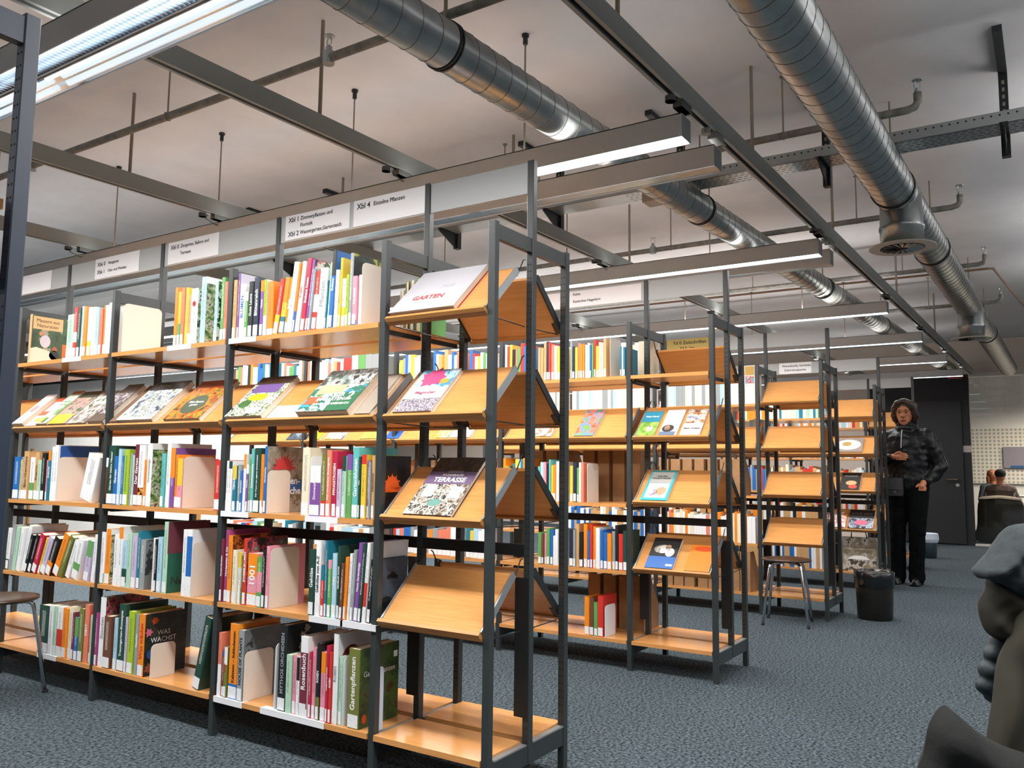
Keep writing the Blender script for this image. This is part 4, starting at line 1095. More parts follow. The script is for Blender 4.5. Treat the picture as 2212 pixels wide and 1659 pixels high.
e = bookend(0.30, 2.125, 1.597, 0.18, 0.22, CREAMM, 'cream bookend at the back of the middle bay, top shelf', 'bookends on the front rack')
for z, y0 in ((1.597, 1.29), (1.597, 2.57), (0.888, 1.29), (0.888, 0.80), (0.525, 0.76), (0.525, 0.60), (0.158, 1.28), (0.158, 0.92), (0.158, 2.62), (1.597, 1.71)):
    wdt = 0.085 if (z, y0) != (0.158, 0.92) else 0.17
    o = obj('label_holder', MB().box(-0.0016, -0.0004, -wdt, wdt, -0.021, 0.0012).box(-0.0016, 0.03, -wdt, wdt, 0.0, 0.0004), WHITEM, None, (-0.0045, y0 - 0.04, z))
    k = {(1.597, 1.29): 'under the books at the left of the nearest top shelf', (1.597, 2.57): 'on the leftmost top shelf', (0.888, 1.29): 'under the white books, nearest third shelf', (0.888, 0.80): 'under the purple-banded book, nearest third shelf',
         (0.525, 0.76): 'under the dark green shrub books, nearest fourth shelf', (0.525, 0.60): 'at the right end of the nearest fourth shelf', (0.158, 1.28): 'under the cactus book, bottom shelf', (0.158, 0.92): 'under the rose books, bottom shelf', (0.158, 2.62): 'on the leftmost bottom shelf', (1.597, 1.71): 'under the orange book, middle top shelf'}[(z, y0)]
    tag(o, 'white shelf-edge label holder ' + k, 'label holder', 'label holders on the front rack')

# ---------------------------------------------------------------- ceiling: lamps, tracks, ducts, pipes, cable tray
LN = ['louvred lamp channel, nearest, top left of the view', 'mirror lamp channel beside the louvred one, top left', 'lit lamp channel above the sign panels of the front rack', 'mirror lamp channel just behind the lit one over the front rack',
      'lit lamp channel above the second rack aisle', 'narrow second lamp channel just beyond the lit one over the second aisle', 'lit lamp channel above the third aisle', 'lit lamp channel above the fourth aisle', 'lit lamp channel second from the dark wall', 'farthest lamp channel in front of the dark wall'] + ['lamp channel on the window side out of the frame, %s from the camera' % q for q in ('second', 'third', 'fourth', 'fifth', 'first')] + ['lamp channel behind the camera, over the aisle before the cut-off rack']
for k, (x0, x1, y0, y1, lit, w) in enumerate(LAMPS):
    L = thing('linear_lamp', LN[k], 'ceiling lamp', ((x0 + x1) / 2, y0, LAMP_Z), 0, 'linear lamp channels'); hw = (x1 - x0) / 2; ln_ = y1 - y0; h = 0.098
    hs = MB().box(-hw, -hw + .004, 0, ln_, 0, h).box(hw - .004, hw, 0, ln_, 0, h).box(-hw, hw, 0, ln_, h - .004, h)
    obj('housing', hs, LAMPM, L)
    for yy in (0, ln_ - .003): obj('end_cap', MB().box(-hw + .004, hw - .004, yy, yy + .003, 0.002, h - .004), RAILM, L)
    ref = MB()
    arc = [(-hw + .005, .004), (-hw + .012, .04), (-hw + .03, .07), (0, .078), (hw - .03, .07), (hw - .012, .04), (hw - .005, .004)]
    for (a, b_), (c, d_) in zip(arc, arc[1:]): ref.add([(a, .004, b_), (c, .004, d_), (c, ln_ - .004, d_), (a, ln_ - .004, b_)], [(0, 1, 2, 3)])
    obj('reflector', ref, MIRR, L, smooth=True)
    if lit and k > 0: obj('diffuser', MB().box(-hw + .006, hw - .006, .006, ln_ - .006, .004, .012), GLOW, L)
    else:
        n = int(ln_ / 1.25)
        for i in range(n): obj('tube', MB().tube([(0, i * ln_ / n + .04, .045), (0, (i + 1) * ln_ / n - .04, .045)], .012, 10), GLOW if lit else GLOW2, L)
    if k == 0:
        lv = MB(); y = 2.7
        while y < 5.2:
            lv.box(-hw + .006, hw - .006, y, y + .002, .004, .030); y += .022
        obj('louvre', lv, MIRR, L)
for i, y in enumerate((0.48, 1.58, 2.70, 3.80)):
    q = thing('lamp_hanger', 'thin hanger rod from the ceiling to the lit lamp, %s from the right' % ORD(i + 1), 'hanger rod', (0.93, y, CEIL), 0, 'hanger rods of the front lamp')
    obj('rod', MB().tube([(0, 0, 0), (0, 0, -(CEIL - LAMP_Z - .098))], .0045, 6), RODM, q); obj('anchor', MB().lathe([(.018, -.012), (.018, 0), (.010, 0)], n=8).lathe([(.012, -.05), (.012, -.012)], n=6), DKMET, q)
for j, (X, ys) in enumerate(((3.06, (0.35, 1.45, 2.6)), (5.3, (0.3, 1.4)), (7.1, (0.3, 1.3)))):
    for i, y in enumerate(ys):
        q = thing('lamp_hanger', 'thin hanger rod of the lamp over aisle %s, %s from the right' % (['two', 'three', 'four'][j], ORD(i + 1)), 'hanger rod', (X, y, CEIL), 0, 'hanger rods of the far lamps')
        obj('rod', MB().tube([(0, 0, 0), (0, 0, -(CEIL - LAMP_Z - .098))], .0045, 6), RODM, q); obj('anchor', MB().lathe([(.018, -.012), (.018, 0)], n=8), DKMET, q)
TZ = 2.575
for i, (y, lab, xs) in enumerate(((-0.29, 'grey ceiling track nearest the window side, running past the lamp ends', (0.32, 1.80, 3.45, 5.8, 8.2)), (1.215, 'grey ceiling track crossing the middle of the view', (0.335, 1.9, 3.5)), (2.66, 'grey ceiling track third from the window side', (0.315, 1.9)), (4.12, 'short-looking grey ceiling track farthest left', (0.3,)))):
    tk = thing('ceiling_track', lab, 'ceiling track', (-3.0, y + 0.06, TZ), R(-1.15), 'parallel ceiling tracks')
    mb = MB().box(0, 15.1, -.026, .026, .012, .085).box(0, 15.1, -.026, -.010, 0, .012).box(0, 15.1, .010, .026, 0, .012).box(0, 15.1, -.010, .010, .010, .012, 1)
    obj('rail', mb, [RAILM, HOLE], tk)
    for x in xs:
        obj('hanger_rod', MB().tube([(x + 3.0, 0, .085), (x + 3.0, 0, CEIL - TZ)], .009, 8), RODM, tk)
    for (x0, x1, y0, y1, lit, w) in LAMPS[2:]:
        x = (x0 + x1) / 2
        c = MB().box(x + 2.95, x + 3.05, -.02, .02, -.03, 0).lathe([(.022, -.035), (.022, -.012), (.015, -.012)], (x + 2.88, 0, 0), 10)
        c.tube([(x + 2.9, -.02, -.02), (x + 2.86, -.06, -.06), (x + 2.93, -.07, -.085), (x + 2.98, -.03, -.06)], .003, 6)
        obj('lamp_clamp', c, RAILM, tk)

DUCT = bpy.data.materials.new('spiral_duct_zinc'); DUCT.use_nodes = True
_nt = DUCT.node_tree; _b = _nt.nodes['Principled BSDF']; _b.inputs['Metallic'].default_value = 0.9; _b.inputs['Roughness'].default_value = 0.3
_tc = _nt.nodes.new('ShaderNodeTexCoord'); _n = _nt.nodes.new('ShaderNodeTexNoise'); _n.inputs['Scale'].default_value = 14
_rr = _nt.nodes.new('ShaderNodeValToRGB'); _rr.color_ramp.elements[0].color = lin('8a8f90'); _rr.color_ramp.elements[1].color = lin('b4b8b6')
_nt.links.new(_tc.outputs['Object'], _n.inputs['Vector']); _nt.links.new(_n.outputs['Fac'], _rr.inputs['Fac']); _nt.links.new(_rr.outputs['Color'], _b.inputs['Base Color'])
def duct(label, a, b_, r, rings, pitch):
    a, b_ = Vector(a), Vector(b_); d = b_ - a; ln_ = d.length
    t = thing('spiral_duct', label, 'air duct', a, 0)
    rot = Vector((1, 0, 0)).rotation_difference(d.normalized()).to_euler(); t.rotation_euler = rot; bpy.context.view_layer.update()
    obj('pipe', MB().tube([(0, 0, 0), (ln_, 0, 0)], r, 40), DUCT, t, smooth=True)
    sm = []; n = 24; turns = int(ln_ / pitch)
    for i in range(turns * n + 1):
        q = 2 * math.pi * i / n; sm.append((i * pitch / n, (r + .0005) * math.cos(q), (r + .0005) * math.sin(q)))
    obj('spiral_seam', MB().tube(sm, .0022, 4), mat('seam_zinc', '77706a', 0.45, 0.7), t)
    for s in rings:
        obj('clamp_ring', MB().tube([(s - .012, 0, 0), (s - .011, 0, 0), (s - .004, 0, 0), (s - .003, 0, 0)], [r + .001, r + .007, r + .007, r + .001], 32).tube([(s + .004, 0, 0), (s + .005, 0, 0), (s + .011, 0, 0), (s + .012, 0, 0)], [r + .001, r + .007, r + .007, r + .001], 32), mat('rubber_ring', '1d1f20', 0.6), t)
        obj('hanger_rod', MB().tube([(s, 0, r), (s, 0, CEIL - a.z)], .005, 6), RODM, t)
    return t
D1 = duct('slim spiral duct crossing the middle of the ceiling', (-3.4, 0.50, 2.65), (11.9, -0.27, 2.65), 0.088, (3.52, 5.9, 8.5, 10.7), 0.105)
D2 = duct('wide spiral duct on the right with two round outlets', (-3.4, -0.74, 2.63), (11.9, -1.02, 2.63), 0.110, (6.0, 7.5, 10.0, 11.6), 0.10)
for X, y, lab in ((2.78, -0.865, 'large round air outlet hanging under the wide duct, nearer one'), (6.55, -0.93, 'round air outlet under the wide duct, farther one')):
    t = bpy.data.objects.new('air_outlet', None); COL.objects.link(t); t.parent = D2; t.matrix_world = Matrix.Translation((X, y, 2.33)); t['label'] = lab
    obj('neck', MB().lathe([(.112, .012), (.114, .10), (.118, .105), (.118, .125), (.113, .13), (.109, .29)], n=36), DUCT, t, smooth=True)
    obj('flange', MB().lathe([(.172, .0), (.174, .006), (.120, .013), (.10, .013)], n=40), mat('outlet_white', 'b9b4ac', 0.5), t)
    vn = MB()
    for k in range(18):
        q = 2 * math.pi * k / 18
        vn.add([(.03 * math.cos(q), .03 * math.sin(q), -.001), (.11 * math.cos(q), .11 * math.sin(q), -.001), (.11 * math.cos(q + .22), .11 * math.sin(q + .22), -.004), (.03 * math.cos(q + .22), .03 * math.sin(q + .22), -.004)], [(0, 1, 2, 3)])
    obj('swirl_vanes', vn, GALV, t); obj('backing', MB().lathe([(.115, -.0005), (.115, .0)], n=30), HOLE, t)

for i, (X, yend, lab, rods) in enumerate(((0.16, -1.1, 'dark sprinkler pipe nearest the camera, behind the first ceiling track', (2.1, 0.35)), (1.99, -1.06, 'sprinkler pipe ending in an upturned head near the wide duct', (-0.43, 1.3)), (3.73, -1.09, 'sprinkler pipe second from the wide duct outlet', (-0.46, 0.9)), (5.5, -1.12, 'sprinkler pipe third from the nearest end', (-0.5, 0.8)), (7.3, -1.15, 'sprinkler pipe before the far wall', (-0.5,)))):
    sp = thing('sprinkler_pipe', lab, 'sprinkler pipe', (X, 0, 2.80), 0, 'sprinkler pipes')
    obj('pipe', MB().tube([(0, 12, 0), (0, yend + .05, 0), (0, yend + .015, .008), (0, yend, .03), (0, yend, .075)], .019, 12), PIPEM, sp, smooth=True)
    for y in ([yend, 1.05] if i else [yend, 0.98, 3.4]):
        hd = MB().lathe([(.014, 0), (.014, .02), (.008, .022), (.008, .028)], (0, y, .07 if y == yend else .03), 10)
        zz = .10 if y == yend else .06
        hd.tube([(0, y - .012, zz), (0, y - .014, zz + .02), (0, y - .006, zz + .035)], .0025, 5).tube([(0, y + .012, zz), (0, y + .014, zz + .02), (0, y + .006, zz + .035)], .0025, 5).lathe([(.022, .036), (.024, .039), (.01, .042)], (0, y, zz), 12)
        if y != yend: hd.lathe([(.026, -.026), (.026, .028), (.015, .032)], (0, y, 0), 12)
        obj('sprinkler_head', hd, GALV, sp)
    for y in rods: obj('hanger', MB().tube([(0, y, .02), (0, y, CEIL - 2.80)], .0045, 6).tube([(.021, y, 0), (.015, y, .015), (0, y, .022), (-.015, y, .015), (-.021, y, 0), (-.015, y, -.015), (0, y, -.021), (.015, y, -.015), (.021, y, 0)], .003, 5).lathe([(.014, -.008), (.014, 0)], (0, y, CEIL - 2.80), 8), RODM, sp)
tp = tag(obj('thin_pipe', MB().tube([(0, 6, 0), (0, -1.1, 0), (.02, -1.14, 0), (4.2, -1.5, 0)], .011, 8), mat('copper_brown_pipe', '7a5f4a', 0.5)), 'thin brown pipe turning a corner near the ceiling, beyond the wide duct', 'pipe'); tp.location = (6.3, 0, 2.93)

# perforated cable tray on cantilever brackets
ct = thing('cable_tray', 'perforated steel cable tray crossing behind the wide duct', 'cable tray', (2.30, 0, 2.765))
tm = MB().box(0, .17, -2.6, 9, 0, .002).box(0, .002, -2.6, 9, 0, .062).box(.168, .17, -2.6, 9, 0, .062)
y = -2.5
while y < 0.6:
    tm.box(-.0006, .0005, y, y + .008, .040, .048, 1)
    for q in range(5): tm.box(.015 + q * .032, .019 + q * .032, y + (.012 if q % 2 else 0), y + .022 + (.012 if q % 2 else 0), -.0006, .0003, 1)
    y += .036
obj('tray', tm, [GALV, HOLE], ct)
obj('cables', MB().tube([(.05, 9, .02), (.06, 3, .02), (.05, -2.6, .02)], .012, 6).tube([(.10, 9, .018), (.11, 2, .018), (.10, -2.6, .018)], .01, 6), mat('grey_cable', '6c6a66', 0.6), ct)
for i in range(7):
    y = -1.395 + i * 0.861
    br = thing('tray_bracket', 'dark slotted bracket hanging the cable tray from the ceiling, %s from right' % ORD(i + 1), 'bracket', (2.0, y, CEIL), 0, 'cable tray brackets')
    obj('ceiling_channel', MB().box(0, .52, -.02, .02, -.03, 0), DKMET, br)
    dm = MB().box(.478, .52, -.02, .02, -.40, -.03)
    for q in range(9): dm.box(.4772, .4782, -.006, .006, -.39 + q * .038, -.37 + q * .038, 1)
    obj('drop_post', dm, [DKMET, mat('slot_light', '8f877d', 0.6)], br)
    obj('arm', MB().prism([(.478, -.355), (.28, -.355), (.28, -.372), (.478, -.46)], -.004, .004, 'y').box(.28, .478, -.018, .018, -.357, -.3555).box(.478, .52, -.02, .02, -.46, -.40), DKMET, br)
jb = tag(obj('junction_box', MB().box(-.06, .06, -.09, .09, -.065, 0), mat('box_grey', '9a9186', 0.6), None, (2.38, .42, 2.765)), 'grey junction box under the cable tray above the mirror lamp', 'junction box')
sd = thing('smoke_detector', 'small ceiling detector beyond the second lamp channel', 'smoke detector', (2.95, 0.42, CEIL))
obj('base', MB().lathe([(.05, -.03), (.055, -.01), (.055, 0)], n=18), WHITEM, sd); obj('stem', MB().lathe([(.018, -.12), (.022, -.03)], n=12), WHITEM, sd)
lc = tag(obj('lamp_cable', MB().tube([(-.75, 1.215, 2.60), (-.77, 1.20, 2.57), (-.80, 1.17, 2.555), (-.84, 1.14, 2.545), (-.86, 1.12, 2.52)], .006, 8), DKMET), 'black cable looping from the track to the louvred lamp', 'cable')
ex = tag(obj('hanging_sign', MB().box(-.01, .01, -.09, .09, 0, .12), mat('exit_red', 'a5402e', 0.5), None, (11.2, -0.38, 2.44)), 'small red hanging plate near the end of the ceiling track', 'sign')

# ---------------------------------------------------------------- stools and bins
def stool(label, loc, rz, seat_m):
    s = thing('stool', label, 'stool', loc, R(rz), 'chrome-legged stools')
    obj('seat', MB().lathe([(.10, .438), (.165, .440), (.172, .446), (.170, .455), (.15, .459), (.02, .457)], n=36), seat_m, s, smooth=True)
    for k in range(4):
        q = R(45 + 90 * k); c, sn = math.cos(q), math.sin(q)
        pts = [(r * c, r * sn, z) for r, z in ((.03, .428), (.11, .428), (.130, .424), (.143, .410), (.150, .39), (.185, .20), (.215, .006))]
        obj('leg', MB().tube(pts, .0105, 10), CHROME, s, smooth=True)
    for k in range(4):
        q = R(45 + 90 * k); obj('foot_cap', MB().lathe([(.013, 0), (.013, .012), (.011, .014)], (.2165 * math.cos(q), .2165 * math.sin(q), 0), 10), mat('black_rubber', '191a1a', 0.7), s)
    return s
SEATM = mat('dark_stained_plywood', '3b2a20', 0.28, noise=(9, 0.25, 0))
stool('dark round stool with chrome legs in front of the third rack', (3.93, 0.12, 0), 9, SEATM)
stool('dark round stool with chrome legs at the left edge, before the front rack', (-0.235, 2.60, 0), 20, SEATM)
bn = thing('waste_bin', 'dark round waste bin with a plastic liner at the end of the third rack', 'waste bin', (4.52, -0.36, 0))
obj('body', MB().lathe([(.118, .0), (.122, .004), (.132, .30), (.135, .335), (.132, .34), (.124, .335)], n=36), mat('bin_dark_metal', '2b2a26', 0.35, 0.4), bn, smooth=True)
lm_ = MB(); n = 48
prof = [(.134, .235), (.139, .25), (.140, .30), (.141, .342), (.134, .349), (.126, .343), (.118, .30)]
for i, (r, z) in enumerate(prof):
    for k in range(n):
        q = 2 * math.pi * k / n; w_ = .0022 * math.sin(7 * q + i * 1.7) + .0015 * math.sin(13 * q + i)
        lm_.v.append(((r + w_) * math.cos(q), (r + w_) * math.sin(q), z + (.008 * math.sin(5 * q) + .005 * math.sin(11 * q) if i == 0 else .001 * math.sin(9 * q))))
for i in range(len(prof) - 1):
    for k in range(n): lm_.f.append((i * n + k, i * n + (k + 1) % n, (i + 1) * n + (k + 1) % n, (i + 1) * n + k)); lm_.m.append(0)
obj('liner', lm_, mat('black_plastic_film', '141618', 0.18), bn, smooth=True)
b2 = thing('waste_bin', 'small dark bin with a white liner beyond the standing person', 'waste bin', (9.75, -0.11, 0))
obj('body', MB().lathe([(.10, 0), (.12, .30), (.11, .305)], n=24), mat('bin_slate', '3a4a52', 0.5), b2, smooth=True)
obj('liner', MB().lathe([(.121, .20), (.135, .24), (.128, .31), (.11, .315)], n=18), mat('white_plastic_film', 'd5e0ec', 0.4), b2)
bg = thing('carrier_bag', 'grey and tan shopping bag standing behind the waste bin', 'bag', (6.225, 0.05, 0.1585), R(0))
bgp = [(-.08, -.15, 0), (.08, -.15, 0), (.08, .15, 0), (-.08, .15, 0), (-.07, -.155, .20), (.07, -.155, .20), (.07, .155, .20), (-.07, .155, .20), (-.03, -.15, .31), (.03, -.15, .31), (.03, .15, .31), (-.03, .15, .31)]
mb = MB().add(bgp, [(3, 2, 1, 0), (0, 1, 5, 4), (1, 2, 6, 5), (2, 3, 7, 6), (3, 0, 4, 7), (4, 5, 9, 8), (5, 6, 10, 9), (6, 7, 11, 10), (7, 4, 8, 11), (8, 9, 10, 11)])
obj('body', mb, art('bag_photo', ['6f6552', '8a8170', 'b5b1a8', '4c453a'], 9, 61), bg)
obj('handle', MB().tube([(-.03, .07, .30), (-.05, .06, .37), (-.05, -.06, .37), (-.03, -.07, .30)], .006, 6), DKP, bg)
print_patch('white_print', disc(0.0, .10, .10, .045), WHP, bg, frame((-.0785, 0, 0), (0, -1, 0), (0.04, 0, 1), (-1, 0, 0.04)))

# ---------------------------------------------------------------- people
def blob(name, mb, m, parent, vox=0.012, smooth=2, disp=None):
    o = obj(name, mb, m, parent, smooth=True)
    r = o.modifiers.new('join', 'REMESH'); r.mode = 'VOXEL'; r.voxel_size = vox; r.use_smooth_shade = True
    s = o.modifiers.new('soften', 'SMOOTH'); s.factor = 0.5; s.iterations = smooth
    if disp:
        tx = bpy.data.textures.new(name + '_folds', 'CLOUDS'); tx.noise_scale = disp[0]; tx.noise_depth = 2
        d_ = o.modifiers.new('folds', 'DISPLACE'); d_.texture = tx; d_.strength = disp[1]; d_.mid_level = 0.5
    return o
SKIN = mat('skin', 'b5734f', 0.55); HAIRD = mat('dark_brown_hair', '33241b', 0.5, noise=(60, 0.35, 0.3)); LEATH = mat('black_leather', '0a0c0e', 0.42, spec=0.3); TROU = mat('black_denim', '080b0c', 0.9, spec=0.1, noise=(60, 0.15, 0))
# local axes: x to the viewer's right, y away from the viewer, z up
pn = thing('person', 'standing person in a black leather jacket and dark trousers, one hand in pocket', 'person', (6.80, -0.300, 0), R(-90 - 4)); pn.scale = (1.03, 1.03, 1.03)
bd = MB()
bd.ball((0, 0, 1.625), .098, (.78, .96, 1.12), 20, 14); bd.limb([(0, -.030, 1.565, .058), (0, -.040, 1.535, .042)]); bd.limb([(0, -.093, 1.612, .012), (0, -.108, 1.588, .015)])
bd.limb([(-.014, -.098, 1.585, .010), (.014, -.098, 1.585, .010)]); bd.limb([(-.030, -.078, 1.645, .022), (.030, -.078, 1.645, .022)]); bd.limb([(-.016, -.086, 1.545, .009), (.016, -.086, 1.545, .009)])
bd.limb([(-.078, .008, 1.615, .014), (-.080, .010, 1.60, .011)]); bd.limb([(.078, .008, 1.615, .014), (.080, .010, 1.60, .011)])
bd.limb([(0, .01, 1.57, .052), (0, .02, 1.46, .055), (0, .02, 1.36, .075), (0, .02, 1.10, .07), (0, .02, .96, .08)])
bd.limb([(-.17, .02, 1.40, .05), (-.245, .03, 1.16, .04), (-.17, -.115, 1.165, .034), (-.095, -.15, 1.195, .028)])
bd.limb([(.17, .02, 1.40, .05), (.27, .06, 1.12, .04), (.20, -.02, .99, .032), (.155, -.07, .955, .03)])
bd.limb([(-.085, .01, .93, .085), (-.105, .0, .50, .055), (-.12, .03, .09, .042)]); bd.limb([(.085, .0, .93, .085), (.075, -.03, .50, .055), (.055, .0, .09, .042)])
# right-hand side of the view: hand sliding into the pocket; left: hand laid across the stomach with the fingers apart
bd.limb([(-.095, -.155, 1.197, .026), (-.055, -.168, 1.198, .026), (-.030, -.170, 1.198, .023)]); bd.limb([(-.045, -.166, 1.214, .020), (-.045, -.168, 1.184, .020)])
for j, (dz, l1, l2) in enumerate(((.027, .036, .030), (.010, .042, .034), (-.008, .040, .032), (-.025, .031, .026))):
    bd.limb([(-.030, -.172, 1.198 + dz, .0095), (-.030 + l1, -.180 + .004 * j, 1.200 + dz * 1.05, .0088), (-.030 + l1 + l2, -.172 + .004 * j, 1.196 + dz * 1.02, .0076)])
bd.limb([(-.070, -.170, 1.218, .012), (-.040, -.182, 1.236, .0105), (-.014, -.182, 1.243, .009)])
bd.limb([(.155, -.075, .955, .028), (.145, -.095, .925, .028)])
for j in range(4): bd.limb([(.125 + j * .017, -.098, .915, .009), (.122 + j * .017, -.100, .885, .0085)])
bd.limb([(.118, -.095, .938, .012), (.100, -.112, .918, .010)])
body = blob('body', bd, SKIN, pn, 0.0045, 2)
hr = MB()
hr.ball((0, .022, 1.655), .108, (.90, .98, .98), 18, 12)
for sx in (-1, 1):
    hr.limb([(sx * .012, -.062, 1.735, .026), (sx * .055, -.066, 1.712, .028), (sx * .083, -.040, 1.665, .030), (sx * .094, -.008, 1.605, .032), (sx * .094, .004, 1.57, .028), (sx * .084, .012, 1.548, .022)])
    hr.limb([(sx * .07, .05, 1.60, .05), (sx * .06, .06, 1.53, .045)])
hr.limb([(0, .07, 1.60, .06), (0, .06, 1.52, .05)])
blob('hair', hr, HAIRD, pn, 0.008, 2, (0.04, 0.016))
for sx in (-1, 1):
    obj('eye', MB().ball((sx * .031, -.094, 1.622), .0085, (1.2, .6, .75), 10, 8), DKP, pn, smooth=True)
    obj('eyebrow', MB().tube([(sx * .014, -.100, 1.643), (sx * .032, -.101, 1.648), (sx * .048, -.090, 1.643)], [.0035, .004, .002], 6), HAIRD, pn)
obj('mouth', MB().tube([(-.021, -.0925, 1.5475), (0, -.0985, 1.549), (.021, -.0925, 1.5475)], [.002, .0042, .002], 6), mat('lips', '7d3c35', 0.5), pn)
gl = MB()
for sx in (-1, 1): gl.tube([(sx * .033 + .023 * math.cos(2 * math.pi * k / 16), -.110, 1.620 + .020 * math.sin(2 * math.pi * k / 16)) for k in range(17)], .0012, 5)
gl.tube([(-.010, -.111, 1.624), (.010, -.111, 1.624)], .0012, 5).tube([(.056, -.109, 1.624), (.084, .0, 1.628)], .0012, 5).tube([(-.056, -.109, 1.624), (-.084, .0, 1.628)], .0012, 5)
tag(obj('glasses', gl, mat('gold_wire', '9a7a4c', 0.3, 0.8), pn), 'thin round wire glasses')
jk = MB()
jk.limb([(0, .02, 1.47, .070), (0, .02, 1.43, .085)]); jk.limb([(-.13, .025, 1.395, .078), (.13, .025, 1.395, .078)]); [jk.limb([(-a_, .02, z_, r_), (0, .0, z_, r_ + .012), (a_, .02, z_, r_)]) for z_, a_, r_ in ((1.36, .115, .095), (1.30, .10, .108), (1.24, .095, .110), (1.18, .09, .112), (1.12, .09, .112), (1.06, .09, .112), (1.00, .088, .114), (.96, .088, .110))]
jk.limb([(-.175, .025, 1.395, .078), (-.215, .03, 1.28, .068), (-.255, .03, 1.15, .062), (-.19, -.09, 1.16, .056), (-.115, -.145, 1.19, .046)])
jk.limb([(.175, .025, 1.395, .080), (.235, .04, 1.26, .072), (.285, .06, 1.11, .066), (.24, .02, 1.03, .058), (.185, -.045, .975, .046)])
jk.limb([(-.045, -.045, 1.475, .030), (.045, -.045, 1.475, .030), (.06, .03, 1.49, .035), (-.06, .03, 1.49, .035), (-.045, -.045, 1.475, .030)])
blob('jacket', jk, LEATH, pn, 0.011, 2, (0.09, 0.030))
sc_ = MB(); sc_.limb([(-.045, -.035, 1.505, .028), (.045, -.035, 1.505, .028), (.05, .04, 1.52, .03), (-.05, .04, 1.52, .03), (-.045, -.035, 1.505, .028)]); blob('collar', sc_, mat('black_knit', '101112', 0.9), pn, 0.009, 2)
obj('zip', MB().tube([(-.012, -.094, 1.455), (-.014, -.124, 1.38), (-.016, -.140, 1.28)], .0045, 6), GALV, pn)
tr = MB()
tr.limb([(-.065, .01, .99, .105), (.065, .01, .99, .105)]); tr.limb([(-.065, .01, .92, .108), (.065, .01, .92, .108)]); tr.limb([(-.09, .01, .90, .105), (-.10, .0, .50, .075), (-.115, .02, .16, .070), (-.118, .02, .05, .074)]); tr.limb([(.09, .0, .90, .105), (.078, -.03, .50, .075), (.058, -.01, .16, .070), (.055, -.01, .06, .074)])
blob('trousers', tr, TROU, pn, 0.011, 2, (0.07, 0.02))
for sx, y in ((-.12, .02), (.055, -.01)):
    sh = MB(); sh.limb([(sx, y + .05, .042, .040), (sx, y - .05, .038, .036), (sx + .012, y - .135, .034, .033)]); sh.box(sx - .042, sx + .046, y - .165, y + .09, .0, .02); blob('shoe', sh, mat('black_shoe_leather', '0f1112', 0.35), pn, 0.008, 2)
sb = thing('shoulder_bag', 'dark grey bag hanging at the hip of the standing person', 'bag', (6.655, -0.185, 0.855), R(-94))
obj('body', MB().prism([(-.09, 0), (.09, 0), (.095, .02), (.095, .165), (.085, .175), (-.085, .175), (-.095, .165), (-.095, .02)], -.03, .03, 'y'), mat('bag_dark_grey', '2b2c2e', 0.6), sb)
obj('flap', MB().box(-.094, .094, -.035, -.0305, .06, .172), mat('bag_flap', '333436', 0.55), sb); obj('clasp', MB().box(.02, .034, -.038, -.035, .030, .045), GALV, sb)

def sitter(label, X, y, rz, top, hairm, cap):
    s = thing('person', label, 'person', (X, y, 0), R(rz)); s.scale = (.88, .88, .88)
    m_ = MB(); m_.ball((0, 0, 1.19), .095, (.8, .95, 1.12), 16, 12); m_.limb([(0, -.09, 1.175, .014), (0, -.10, 1.16, .012)]); m_.limb([(0, .01, 1.12, .05), (0, .02, 1.03, .055), (0, .02, .90, .11), (0, .02, .60, .13)])
    for sx in (-1, 1):
        m_.limb([(sx * .17, .02, .97, .05), (sx * .24, -.02, .74, .04), (sx * .13, -.26, .76, .033), (sx * .09, -.30, .76, .03)])
        for j in range(4): m_.limb([(sx * (.075 + j * .016), -.31, .762, .009), (sx * (.07 + j * .016), -.36, .757, .008)])
        m_.limb([(sx * .075, -.29, .765, .011), (sx * .052, -.325, .762, .009)])
        m_.limb([(sx * .09, 0, .53, .08), (sx * .11, -.40, .52, .06), (sx * .11, -.42, .10, .045), (sx * .11, -.52, .06, .035)])
    blob('body', m_, SKIN, s, 0.012, 2)
    for sx in (-1, 1): obj('eye', MB().ball((sx * .03, -.09, 1.20), .009, (1.1, .6, .8), 8, 6), DKP, s)
    j = MB(); j.limb([(-.11, .02, .965, .085), (.11, .02, .965, .085)]); [j.limb([(-.09, .02, z_, .13), (.09, .02, z_, .13)]) for z_ in (.88, .80, .72, .64, .58)]
    for sx in (-1, 1): j.limb([(sx * .17, .02, .955, .078), (sx * .25, -.02, .73, .06), (sx * .15, -.23, .76, .048)])
    blob('pullover', j, top, s, 0.014, 2, (.07, .02))
    t_ = MB()
    for sx in (-1, 1): t_.limb([(sx * .09, 0, .53, .095), (sx * .11, -.40, .52, .075), (sx * .11, -.42, .12, .06)])
    blob('trousers', t_, TROU, s, 0.014, 2)
    h_ = MB()
    if cap: h_.ball((0, .012, 1.235), .104, (.9, 1.02, .82), 16, 12)
    else:
        h_.ball((0, .03, 1.215), .108, (.92, .95, 1.0), 16, 12); h_.limb([(-.085, .02, 1.16, .04), (-.08, .03, 1.06, .035)]); h_.limb([(.085, .02, 1.16, .04), (.08, .03, 1.06, .035)]); h_.limb([(0, .09, 1.14, .06), (0, .08, 1.04, .05)])
    tag(blob('hair' if not cap else 'knit_cap', h_, hairm, s, 0.010, 2, None if cap else (.04, .015)), 'dark knitted cap' if cap else 'reddish shoulder-length hair')
    return s
sitter('seated person from behind in a brown pullover and dark cap, reading room', 12.95, -0.80, 90, mat('brown_wool', '6a5a52', 0.9), mat('cap_charcoal', '1c1e20', 0.9), True)
